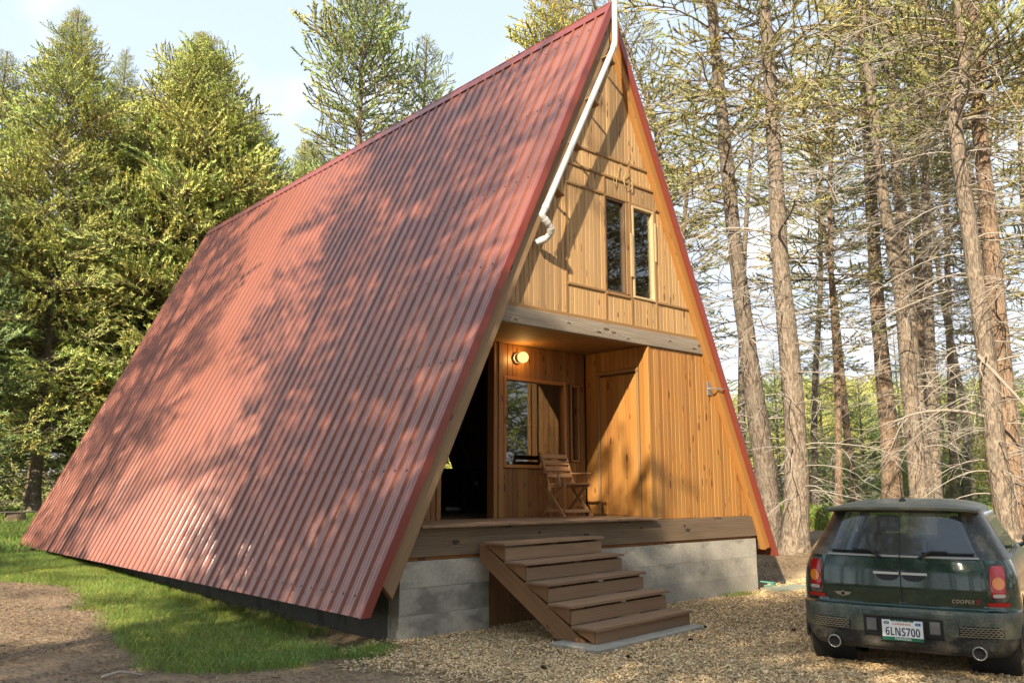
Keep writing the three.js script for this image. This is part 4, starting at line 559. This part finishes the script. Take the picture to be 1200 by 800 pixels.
/* o: pts (trunk path, base first), r0/r1 radii, bark, dead {n, from, to, len, big}, live {n, from, to, R(t), set, up, tint} */
function pine(name, label, group, o) {
  const r = rng(o.seed || 1), at = pathOf(o.pts), t = thing(name, label, 'tree', o.pts[0].toArray(), 0, group), O = o.pts[0], NS = o.segs || 26, loc = k => at(k).sub(O), H = o.pts[o.pts.length - 1].y - O.y;
  const rad = k => Math.max(.012, mix(o.r0, o.r1, Math.pow(k, .75)) * (1 + .45 * Math.exp(-k * H / .35)));
  part('trunk', (() => { const m = new MB(), f = s => rad(s); f[0] = o.r0; m.tube(Array.from({ length: NS + 1 }, (_, k) => loc(k / NS)), f, o.sides || 12, [1, 1, 1], .10, o.seed || 1); return m.geo(); })(), mBark[o.bark || 0], t);
  if (o.dead) {
    const m = new MB(), d = o.dead; for (let k = 0; k < d.n; k++) { const s = mix(d.from, d.to, Math.pow(r(), .9)), a = r() * 6.283, L = d.len * (.35 + .85 * r()), dir = V(Math.cos(a), .28 * (r() - .35), Math.sin(a)).normalize(), rd = clamp(.005 + .0055 * L, .006, .020) * (d.thick || 1); deadBranch(m, r, loc(s).addScaledVector(dir, rad(s) * .6), dir, L, rd, d.twigs || 7, d.droop || .35); }
    part('dead_twigs', m.geo(), mDead[d.mat || 0], t, 'stuff');
    for (let k = 0; k < (d.big || 0); k++) { const b = new MB(), s = mix(d.from, d.to, r()), a = r() * 6.283, L = d.len * (1 + .6 * r()), dir = V(Math.cos(a), .22, Math.sin(a)).normalize(); deadBranch(b, r, loc(s).addScaledVector(dir, rad(s) * .6), dir, L, .022 + .012 * r(), 9, .3); part('branch', b.geo(), mDead[(k + (d.mat || 0)) % 3], t); }
  }
  if (o.live) {
    const l = o.live, set = l.set || boughs, crown = grp('crown', t), per = set.map(() => []); let ga = r() * 6;
    for (let k = 0; k < l.n; k++) { const u = (k + r()) / l.n, s = mix(l.from, l.to, Math.pow(u, l.pow || .85)), q = (s - l.from) / (l.to - l.from); ga += 2.39996 + (r() - .5) * 1.1; const L = Math.max(.25, l.R(q) * (.62 + .55 * r())) * (l.scale || 1), up = mix(l.upLow ?? -.15, l.upTop ?? .55, q) + (r() - .5) * .35, dir = V(Math.cos(ga), up, Math.sin(ga)).normalize(), z = dir.clone().cross(V(0, 1, 0)).normalize(), y = z.clone().cross(dir).normalize(), roll = (r() - .5) * .9, p = loc(s); 
      const inner = l.inner && r() < l.inner ? .35 * r() : 0; p.addScaledVector(dir, L * inner * (l.scale ? 2 : 1));
      per[Math.floor(r() * set.length)].push([new THREE.Matrix4().makeBasis(dir, y, z).multiply(new THREE.Matrix4().makeRotationX(roll)).scale(V(L, L * mix(.8, 1.2, r()), L * mix(.75, 1.15, r()))).setPosition(p), .72 + .5 * r(), r()]); }
    set.forEach((g, k) => { if (!per[k].length) return; const m = new THREE.InstancedMesh(g, mNeedle, per[k].length), tn = l.tint || [1, 1, 1]; per[k].forEach(([mm, b, w], i) => { m.setMatrixAt(i, mm); m.setColorAt(i, lin(b * tn[0] * mix(.88, 1.15, w), b * tn[1], b * tn[2])); }); m.name = 'foliage'; m.userData.kind = 'stuff'; m.castShadow = m.receiveShadow = true; crown.add(m); });
    // ends of the limbs that carry the boughs
    if (l.limbs) { for (let k = 0; k < l.limbs; k++) { const s = mix(l.from, l.to, (k + .5) / l.limbs), a = r() * 6.283, L = l.R((s - l.from) / (l.to - l.from)) * .8, dir = V(Math.cos(a), .35, Math.sin(a)).normalize(); part('limb', tubeGeo([0, .35, .7, 1].map(u => loc(s).addScaledVector(dir, L * u).add(V(0, -.1 * L * Math.sin(u * 3), 0))), [Math.max(.015, rad(s) * .35), .01], 5), mBark[2], t); } }
  }
  return t;
}
const cone = (R, p = .8, rnd = 0) => q => R * Math.pow(Math.max(0, 1 - q), p) + .25;
const ovalR = R => q => R * Math.pow(Math.sin(Math.PI * (.12 + .86 * q)), .7) + .2;
// trunk path from pixels at one depth; the top goes on above the frame
function trunkPath(px, depth, top, lean = 0) { const P = px.map(([x, y]) => pixAt(x, y, depth)), b = P[0]; b.y = terrain(b.x, b.z) - .12; const a = P[P.length - 1], c = P[P.length - 2], d = a.clone().sub(c).normalize(); if (top > a.y) P.push(a.clone().add(V(d.x * .6, Math.abs(d.y), d.z * .6).normalize().multiplyScalar(top - a.y))); return P; }
const W2R = (w, depth) => w / FOCAL * depth * .5 * .96;

// pines to the right of the cabin, tall bare trunks bristling with dead twigs
const dNear = { n: 70, from: .10, to: .97, len: 1.7, twigs: 8, big: 6 };
pine('pine_tree', 'dark leaning pine trunk right behind the cabin\'s lower roof corner', 'tall pines beside the cabin', { seed: 501, pts: trunkPath([[906, 642], [898, 560], [885, 470], [873, 380], [862, 290], [851, 180], [839, 60]], 17.4, 15), r0: W2R(31, 17.4), r1: .10, sides: 16, segs: 40, bark: 2, dead: { ...dNear, n: 80 }, live: { n: 42, from: .62, to: 1, R: ovalR(1.9), set: boughsFine, tint: [1.28, 1.3, 1.15] } });
pine('pine_tree', 'pale barked pine rising from the same base beside the dark leaning trunk', 'tall pines beside the cabin', { seed: 502, pts: trunkPath([[931, 640], [934, 580], [932, 500], [924, 400], [915, 310], [909, 200], [903, 100], [896, 0]], 17.0, 15), r0: W2R(34, 17), r1: .10, sides: 16, segs: 40, bark: 0, dead: { ...dNear, n: 90 }, live: { n: 42, from: .66, to: 1, R: ovalR(1.8), set: boughsFine, tint: [1.28, 1.3, 1.15] } });
pine('pine_tree', 'grey pine behind the car, its trunk running up behind the roof aerial', 'pines behind the car', { seed: 503, pts: trunkPath([[1080, 600], [1073, 530], [1066, 450], [1060, 380], [1050, 310], [1037, 240], [1022, 110], [1008, 0]], 20, 16), r0: W2R(24, 20), r1: .10, sides: 14, segs: 40, bark: 0, dead: { ...dNear, n: 80 }, live: { n: 36, from: .62, to: 1, R: ovalR(1.9), set: boughsFine, tint: [1.28, 1.3, 1.15] } });
pine('pine_tree', 'pine growing close behind the grey trunk and nearly touching it', 'pines behind the car', { seed: 504, pts: trunkPath([[1088, 600], [1078, 500], [1070, 420], [1062, 320], [1055, 240], [1050, 180], [1045, 100], [1031, 0]], 20.6, 16), r0: W2R(20, 20.6), r1: .10, sides: 12, segs: 36, bark: 0, dead: { ...dNear, n: 70 }, live: { n: 36, from: .6, to: 1, R: ovalR(1.8), set: boughsFine, tint: [1.22, 1.25, 1.15] } });
pine('pine_tree', 'reddish thick pine trunk standing farther back left of the grey pair', 'pines behind the car', { seed: 505, pts: trunkPath([[1047, 605], [1044, 530], [1038, 460], [1030, 380], [1024, 280], [1018, 180], [1012, 60]], 25, 17), r0: W2R(26, 25), r1: .12, sides: 12, segs: 30, bark: 1, dead: { ...dNear, n: 60, mat: 1 }, live: { n: 40, from: .55, to: 1, R: ovalR(2.2), set: boughsFine, tint: [1.22, 1.25, 1.15] } });
pine('pine_tree', 'slim straight pine just right of the grey pair behind the car', 'pines behind the car', { seed: 506, pts: trunkPath([[1097, 605], [1094, 500], [1090, 400], [1087, 300], [1084, 200], [1081, 100], [1075, 0]], 21.5, 16), r0: W2R(15, 21.5), r1: .08, sides: 10, segs: 30, bark: 0, dead: { ...dNear, n: 60 }, live: { n: 36, from: .6, to: 1, R: ovalR(1.7), set: boughsFine, tint: [1.22, 1.25, 1.15] } });
pine('pine_tree', 'thin reddish pine threading between the grey pair and the slim straight pine', 'pines behind the car', { seed: 507, pts: trunkPath([[1084, 600], [1080, 450], [1076, 300], [1070, 180], [1066, 60]], 26, 17), r0: W2R(13, 26), r1: .08, sides: 9, segs: 24, bark: 1, dead: { ...dNear, n: 50, mat: 1 }, live: { n: 40, from: .5, to: 1, R: ovalR(2), set: boughsFine, tint: [1.22, 1.25, 1.15] } });
const crooked = pine('pine_tree', 'crooked pine by the car mirror, trunk kinked halfway up', 'pines right of the car', { seed: 508, pts: trunkPath([[1192, 690], [1179, 600], [1167, 525], [1160, 450], [1150, 375], [1140, 300], [1130, 225], [1122, 169], [1119, 118], [1130, 75], [1124, 0]], 15.6, 14), r0: W2R(27, 15.6), r1: .10, sides: 16, segs: 44, bark: 0, dead: { ...dNear, n: 90, big: 8 }, live: { n: 40, from: .66, to: 1, R: ovalR(1.7), set: boughsFine, tint: [1.22, 1.25, 1.15] } });
pine('pine_tree', 'rougher pine standing right behind the crooked trunk', 'pines right of the car', { seed: 509, pts: trunkPath([[1206, 680], [1191, 600], [1180, 490], [1171, 390], [1163, 300], [1158, 244], [1152, 187], [1147, 131], [1149, 75], [1139, 0]], 16.6, 15), r0: W2R(28, 16.6), r1: .11, sides: 14, segs: 40, bark: 1, dead: { ...dNear, n: 80, big: 6, mat: 1 }, live: { n: 40, from: .66, to: 1, R: ovalR(1.8), set: boughsFine, tint: [1.22, 1.25, 1.15] } });
{ const o = crooked.position, a = pixAt(1146, 416, 15.5).sub(o), b = pixAt(1236, 514, 15.2).sub(o); part('broken_branch', tubeGeo([a, a.clone().lerp(b, .5).add(V(0, .03, 0)), b], [.032, .022], 8, .1, 5), mDead[1], crooked); }
// thinner pines farther back on the right: trunks one can tell apart, sparse needles
const rT = rng(520);
for (const [x, d, w, h, lean] of [[700, 38, 12, 20, 4], [752, 30, 13, 19, -5], [770, 25, 12, 18, -6], [790, 36, 12, 20, 6], [826, 27, 14, 18, -8], [872, 33, 12, 19, 5], [956, 30, 10, 17, 6], [982, 23.5, 10, 16, 4], [1003, 34, 12, 19, -4], [1120, 29, 13, 18, 5], [1140, 36, 12, 19, -4], [1170, 26, 13, 18, 5], [1206, 22, 15, 17, -6], [1228, 30, 13, 18, 3]]) {
  const b = pixAt(x, 600, d); b.y = terrain(b.x, b.z) - .1; const P = [b]; for (let k = 1; k <= 4; k++) P.push(V(b.x + RIGHT.x * lean * .04 * k * k * .5 + (rT() - .5) * .3, b.y + h * k / 4, b.z + RIGHT.z * lean * .04 * k * k * .5 + (rT() - .5) * .3));
  pine('background_pine', 'slender twiggy pine standing farther back among the right-hand trees', 'slender pines in the back on the right', { seed: 530 + Math.round(x), pts: P, r0: W2R(w, d) , r1: .05, sides: 8, segs: 16, bark: Math.round(x) % 3, dead: { n: 26, from: .06, to: .7, len: 1.8, twigs: 6, mat: Math.round(x) % 2, big: 2 }, live: { n: 58, from: .28, to: 1, R: ovalR(2.0), set: boughsFine, tint: [1.25, 1.28, 1.1], upLow: -.3 } });
}
// far right: leafy bushes and young trees glowing in the meadow
function bushGeo(seed) { const r = rng(seed), m = new MB(); for (let k = 0; k < 220; k++) { const d = V(r() - .5, r() - .5, r() - .5).normalize().multiplyScalar(Math.cbrt(r()) * .5), a = V(r() - .5, r() - .3, r() - .5).normalize().multiplyScalar(.055 + .03 * r()), s = a.clone().cross(V(r() - .5, r() - .5, r() - .5)).normalize().multiplyScalar(.02), g = .7 + .6 * r(); const c = [.215 * g, .235 * g, .085 * g]; m.tri(d.clone().sub(s), d.clone().add(s), d.clone().add(a), c); m.tri(d.clone().add(s), d.clone().sub(s), d.clone().sub(a), c); } return m.geo(true); }
const bushG = [bushGeo(601), bushGeo(602)];
function bush(label, group, p, w, h, n, seed, tint) {
  const r = rng(seed), t = thing('leafy_bush', label, 'bush', p.toArray(), 0, group), st = new MB(); for (let k = 0; k < 7; k++) { const a = r() * 6.28, l = h * (.5 + .3 * r()); st.tube([V(0, -.1, 0), V(Math.cos(a) * w * .12, l * .5, Math.sin(a) * w * .12), V(Math.cos(a) * w * .3, l, Math.sin(a) * w * .3)], [.035, .012], 5, [1, 1, 1], 0, 1, false); } part('stems', st.geo(), mDead[1], t);
  const crown = grp('crown', t), per = [[], []]; for (let k = 0; k < n; k++) { const a = r() * 6.28, v = r(), rr = Math.sqrt(r()) * w * .5 * Math.sqrt(Math.max(.05, 1 - Math.pow(Math.abs(v * 2 - .9), 2.5) * .8)), s = (.35 + .5 * r()) * Math.max(.9, w * .22); per[k % 2].push([new THREE.Matrix4().compose(V(Math.cos(a) * rr, h * (.12 + .85 * v), Math.sin(a) * rr), new THREE.Quaternion().setFromEuler(new THREE.Euler(r() * 6, r() * 6, r() * 6)), V(s, s, s)), .75 + .5 * r()]); }
  per.forEach((l, k) => { const m = new THREE.InstancedMesh(bushG[k], mLeaf, l.length); l.forEach(([q, b], i) => { m.setMatrixAt(i, q); m.setColorAt(i, lin(b * tint[0], b * tint[1], b * tint[2])); }); m.name = 'foliage'; m.userData.kind = 'stuff'; m.castShadow = m.receiveShadow = true; crown.add(m); });
}
for (const [x, d, w, h, k] of [[960, 42, 5, 3.6, 0], [1010, 46, 6, 4.6, 1], [1060, 50, 7, 5, 0], [1120, 44, 5, 3.8, 1], [1175, 40, 5, 4.2, 0], [905, 50, 6, 4.6, 1], [1230, 44, 6, 4.5, 0], [985, 58, 8, 7, 0], [1100, 62, 9, 7.5, 1], [860, 60, 8, 6, 0], [930, 70, 11, 8.5, 1], [1035, 74, 12, 9, 0], [1150, 70, 11, 8, 0], [1215, 64, 9, 7, 1], [1080, 40, 4, 2.6, 1], [520, 40, 8, 5, 0], [600, 44, 8, 5, 1]]) { const big = d >= 42 && x > 700 ? 1.75 : 1, p = pixAt(x, 572, d * big); p.y = terrain(p.x, p.z); bush(['rounded yellow-green bush lit by the sun in the meadow behind the pines', 'fresh green willow bush in the meadow behind the pines'][k], 'meadow bushes', p, w * big, h * big, 240, 620 + x, [[1.9, 1.65, 1.1], [1.5, 1.5, 1.2]][k]); }
for (const [x, d, h] of [[950, 34, 2.6], [1005, 30, 2.2], [1130, 27, 2.4], [978, 38, 3.4]]) { const b = pixAt(x, 590, d); b.y = terrain(b.x, b.z) - .05; pine('young_fir', 'small young fir with branches to the ground behind the car', 'young firs in the meadow', { seed: 640 + x, pts: [b, b.clone().add(V(.03, h * .5, 0)), b.clone().add(V(0, h, .02))], r0: .05, r1: .012, sides: 7, segs: 8, bark: 2, live: { n: 60, from: .05, to: .98, R: cone(h * .34, .9), set: boughs, tint: [.8, 1, .9], upLow: -.1, upTop: .9 } }); }

for (const [x, d, h, R] of [[915, 44, 8, 2.0], [968, 52, 10, 2.3], [1015, 47, 7, 1.9], [1062, 55, 11, 2.4], [1112, 46, 8, 2.1], [1155, 53, 10, 2.3], [1196, 43, 8, 2.0]]) { const b = pixAt(x, 590, d); b.y = terrain(b.x, b.z) - .05; pine('meadow_fir', 'dark conical fir standing alone in the bright meadow behind the pine trunks', 'dark firs in the meadow', { seed: 660 + x, pts: [b, b.clone().add(V(.05, h * .5, 0)), b.clone().add(V(0, h, .03))], r0: .12, r1: .02, sides: 7, segs: 8, bark: 2, live: { n: 110, from: .04, to: .98, R: cone(R, .9), set: boughs, tint: [.75, .95, .85], upLow: -.15, upTop: .8 } }); }

// left: the forest edge behind the roof
const LEFT = [ // px of the tip, depth, crown radius, bough count, tint, crown start
  [8, 60, 33, 2.6, 320, [1.0, 1.05, .95], .10, 0], [92, 12, 31, 2.7, 440, [1.1, 1.15, .95], .12, 1], [148, 58, 40, 2.4, 300, [1.0, 1.02, .9], .12, 2], [240, 40, 34, 3.8, 640, [1.12, 1.16, .95], .06, 3], [-48, 170, 28, 2.5, 280, [.75, .92, .9], .05, 4], [357, 165, 46, 2.8, 320, [1.1, 1.15, .95], .10, 5], [178, 105, 36, 2.8, 340, [1.1, 1.15, .95], .08, 6], [300, 130, 35, 2.4, 340, [1.08, 1.12, .95], .08, 7]];
const LL = ['tall narrow pine at the forest edge beside the broad yellow-green crowns', 'tall pale green pine with bare streaks of trunk showing in its crown', 'dark pine whose tip pokes out between two lighter crowns', 'broadest bushy bright yellow-green pine, directly behind the roof\'s far end', 'dark green pine with low branches at the edge of the grass', 'rounded light green pine half hidden behind the roof ridge', 'light green pine filling the gap beside the broadest crown', 'sloping shoulder of bright needles between the broadest pine and the roof'];
for (const [x, ty, d, R, n, tint, from, li] of LEFT) { const top = pixAt(x, ty, d), b = V(top.x, terrain(top.x, top.z) - .1, top.z), h = top.y - b.y, s = 700 + x; pine('forest_pine', LL[li], null, { seed: s, pts: [b, b.clone().add(V(.1, h * .35, -.1)), b.clone().add(V(-.05, h * .7, .1)), b.clone().add(V(0, h, 0))], r0: .17 + R * .025, r1: .03, sides: 9, segs: 16, bark: x % 3 === 0 ? 1 : 0, dead: { n: 40, from: .03, to: .35, len: 1.6, twigs: 6, mat: 1 }, live: { n, from, to: .995, R: q => R * Math.pow(Math.sin(Math.PI * Math.min(1, .3 + .70 * q)), .68) * (1 - .28 * q * q) + .14, set: boughsDense, tint, upLow: -.25, upTop: .9, inner: .3, pow: .8 } }); }
// sparse pines behind the ridge
{ const mk = (x, ty, d, R, n, seed, label, tint, from) => { const top = pixAt(x, ty, d), b = V(top.x - .3, terrain(top.x, top.z) - .1, top.z), h = top.y - b.y; pine('open_crowned_pine', label, null, { seed, pts: [b, b.clone().add(V(.1, h * .4, 0)), b.clone().add(V(.15, h * .75, 0)), top], r0: .26, r1: .03, sides: 10, segs: 20, bark: 1, live: { n, from, to: .995, R: q => R * Math.pow(Math.sin(Math.PI * (.2 + .79 * q)), .8) + .25, set: boughsDense, tint, upLow: .35, upTop: 1.2, limbs: 16, pow: .95, scale: .85 } }); };
  mk(430, -18, 36, 3.3, 105, 741, 'tall open-crowned pine with bare curving limbs against the sky above the ridge', [.85, .95, .95], .45); mk(500, 45, 38, 2.0, 60, 742, 'slimmer open pine beside the tall one above the roof ridge', [.8, .95, 1.0], .5); mk(650, -20, 34, 2.6, 120, 743, 'yellowish pine crown right behind the roof peak', [1.35, 1.2, .9], .4); mk(372, 160, 48, 2.2, 90, 744, 'small green pine top peeping over the ridge below the tall open pine', [1, 1.05, .9], .4); }
// darker pines deeper in the forest on the left
const rL = rng(760);
for (let k = 0; k < 18; k++) { const x = -70 + k * 22 + rL() * 14, d = 38 + 22 * rL(), h = 12 + 5 * rL(), b = pixAt(x, 590, d); b.y = terrain(b.x, b.z) - .1; pine('deep_forest_pine', 'pine trunk deeper in the shady forest behind the grass', 'pines deeper in the forest', { seed: 770 + k, pts: [b, b.clone().add(V((rL() - .5) * .5, h * .5, 0)), b.clone().add(V((rL() - .5) * .8, h, 0))], r0: .13 + .1 * rL(), r1: .03, sides: 8, segs: 10, bark: k % 3, dead: { n: 26, from: .04, to: .5, len: 1.7, twigs: 6, mat: 1 + k % 2 }, live: { n: 85, from: .18, to: 1, R: ovalR(2.4), set: boughsDense, tint: [.95, 1, .9], upLow: -.25, upTop: .7 } }); }

// pines to the left of the drive, outside the picture: they throw the dappled shade on roof, wall and ground
const SH = [ // x, z, height, crown radius, boughs, bough scale, crown start
  [-14.5, -9.0, 20, 2.6, 85, .72, .28], [-11.0, -5.6, 21, 2.4, 85, .72, .28], [-15.5, -4.4, 24, 2.4, 88, .70, .28], [-11.5, 1.7, 22, 2.2, 90, .72, .28], [-15.8, 4.8, 23, 2.4, 95, .75, .28], [-13.0, 4.0, 22.5, 2.5, 85, .78, .5], [-12.2, 5.2, 12.4, 2.4, 110, .95, .28], [-11.5, 8.6, 10.5, 2.3, 90, .95, .28], [-15.5, 10.4, 13, 2.6, 100, .9, .28], [-8.6, 10.8, 9, 2.1, 85, .95, .28], [-11.5, 13.4, 12, 2.4, 100, .9, .28], [-18, -13, 18, 2.6, 80, .75, .28], [-6.6, 13.8, 10, 2.2, 100, .9, .28], [-3, 17, 12, 2.4, 100, .9, .28], [-19.5, 8.0, 22, 2.5, 80, .75, .28], [-20, -.2, 22, 2.5, 50, .66, .3], [-15, 7.4, 11, 2.3, 95, .95, .25]];
SH.forEach(([x, z, h, R, n, sc, fr], k) => { const b = V(x, terrain(x, z) - .1, z), l = rng(800 + k); pine('drive_side_pine', 'tall loose pine on the open ground left of the drive', 'pines left of the drive', { seed: 820 + k, pts: [b, V(x + (l() - .5) * .4, h * .5, z + (l() - .5) * .4), V(x + (l() - .5) * .7, h, z)], r0: .2, r1: .03, sides: 9, segs: 14, bark: k % 3, dead: { n: 30, from: .12, to: .6, len: 1.6, twigs: 5, mat: 0 }, live: { n: Math.round(n * 1.1), from: fr, to: 1, R: ovalR(R), set: boughsDense, tint: [1, 1, .9], upLow: -.2, upTop: .8, scale: sc, inner: .75 } }); });

// pines across the drive to the right, outside the picture: the windows mirror them
[[12.5, 8.6, 15], [15.5, 12.0, 17], [10.2, 12.6, 14], [17.5, 7.6, 18], [13.5, 15.5, 16], [19.5, 13.5, 18], [8.0, 16.5, 15]].forEach(([x, z, h], k) => { const b = V(x, terrain(x, z) - .1, z); pine('roadside_pine', 'twiggy tall pine across the drive from the porch', 'pines across the drive', { seed: 860 + k, pts: [b, V(x + .1, h * .5, z), V(x - .1, h, z + .2)], r0: .2, r1: .04, sides: 9, segs: 14, bark: k % 3, dead: { n: 44, from: .08, to: .7, len: 1.9, twigs: 6, mat: 0 }, live: { n: 90, from: .35, to: 1, R: ovalR(2.2), set: boughsFine, tint: [1, 1, .9] } }); });
{ // the wood far behind, one mass
  const r = rng(880), spots = []; for (let k = 0; k < 780; k++) { if (k >= 620) { const a = .35 + 1.15 * r(), d = 30 + 12 * r(), x = 3 + d * Math.cos(a), z = -1 + d * Math.sin(a), s = 3.5 + 2 * r(); spots.push([x, terrain(x, z) + 7 * r(), z, r() * 6.28, s, (r() - .5) * .6]); continue; } const left = k < 520, x = left ? -90 + 520 * r() : 640 + 640 * r(), d = left ? 46 + 22 * r() : 105 + 20 * r(), p = pixAt(x, 580, d), hgt = (left ? 9 : 13) * Math.pow(r(), left ? 1.8 : 1.2); spots.push([p.x, terrain(p.x, p.z) + hgt, p.z, r() * 6.28, (left ? 3 : 5.5) * (.7 + .6 * r()), (r() - .5) * .6]); }
  scatter('distant_wood', boughsDense[0], mNeedle, spots, 'stuff', 'dense far-off conifer wood closing the view behind the clearing', 'wood', q => { const k = .7 + .5 * q(); return [k * .9, k, k * .9]; });
}
// ------------------------------------------------------------------ small things on the ground
{ const p = pixGround(16, 616), s = thing('tree_stump', 'low cut stump with a grey board on it at the grass edge', 'stump', [p.x, p.y - .05, p.z]); part('wood', tubeGeo([V(0, -.1, 0), V(.02, .2, 0), V(0, .42, .02)], f => mix(.34, .26, f), 12, .12, 3), mBark[1], s); part('board', cbox(-.45, .55, .425, .46, -.22, .2, .006, 0), mBeamGrey, s); }
{ const a = pixGround(118, 796), b = pixGround(166, 793); const mid = a.clone().lerp(b, .5); solo('fallen_stick', tubeGeo([a.clone().add(V(0, .015, 0)), a.clone().lerp(b, .35).add(V(.03, .05, 0)), a.clone().lerp(b, .7).add(V(0, .04, .02)), b.clone().add(V(0, .015, 0))], [.018, .008], 7, .2, 4), mDead[1], 'crooked dry stick lying on the bare dirt', 'stick'); }
{ const r = rng(901); for (const [x, y] of [[807, 752], [928, 741], [823, 737], [640, 786], [735, 772], [230, 770], [205, 745]]) { const p = pixGround(x, y), m = new MB(), L = .05; for (let k = 0; k < 26; k++) { const t = k / 26, a = k * 2.4, R = .019 * Math.sin(Math.PI * (.12 + .8 * t)) + .004, c = V(Math.cos(a), .25, Math.sin(a)), q = V(c.x * R * .4, L * t, c.z * R * .4), s = V(-c.z, 0, c.x).multiplyScalar(.008); m.tri(q.clone().sub(s), q.clone().add(s), V(c.x * R, L * t + .012, c.z * R)); m.tri(q.clone().sub(s).add(V(0, -.006, 0)), q.clone().add(s).add(V(0, -.006, 0)), V(c.x * R, L * t + .012, c.z * R)); } m.tube([V(0, 0, 0), V(0, L, 0)], [.009, .004], 6); const g = m.geo().rotateZ(1.45).rotateY(r() * 6).translate(p.x, p.y + .022, p.z); solo('pine_cone', g, std({ color: lin(.055, .035, .022), roughness: .9, side: THREE.DoubleSide }), 'dark pine cone lying on the ground', 'pine cone', 'pine cones on the ground'); } }
{ const g = cbox(6.42, 7.35, -.03, .035, -.02, .32, .01, 0); solo('stone_slab', g, std({ map: tConc, color: lin(.75, .85, .75), roughness: .9 }), 'thin greyish slab lying at the end of the concrete foundation', 'slab');
  const P = []; for (let k = 0; k <= 40; k++) { const a = k / 40 * 9; P.push(V(6.75 + .16 * Math.cos(a), .055 + .06 * Math.max(0, Math.sin(a * .5)), .0 + .12 * Math.sin(a) - .12)); } solo('garden_hose', tubeGeo(P, [.011, .011], 6), std({ color: lin(.10, .28, .20), roughness: .5 }), 'small coil of green hose behind the thin slab', 'hose'); }

shade(scene);
renderer.render(scene, camera);
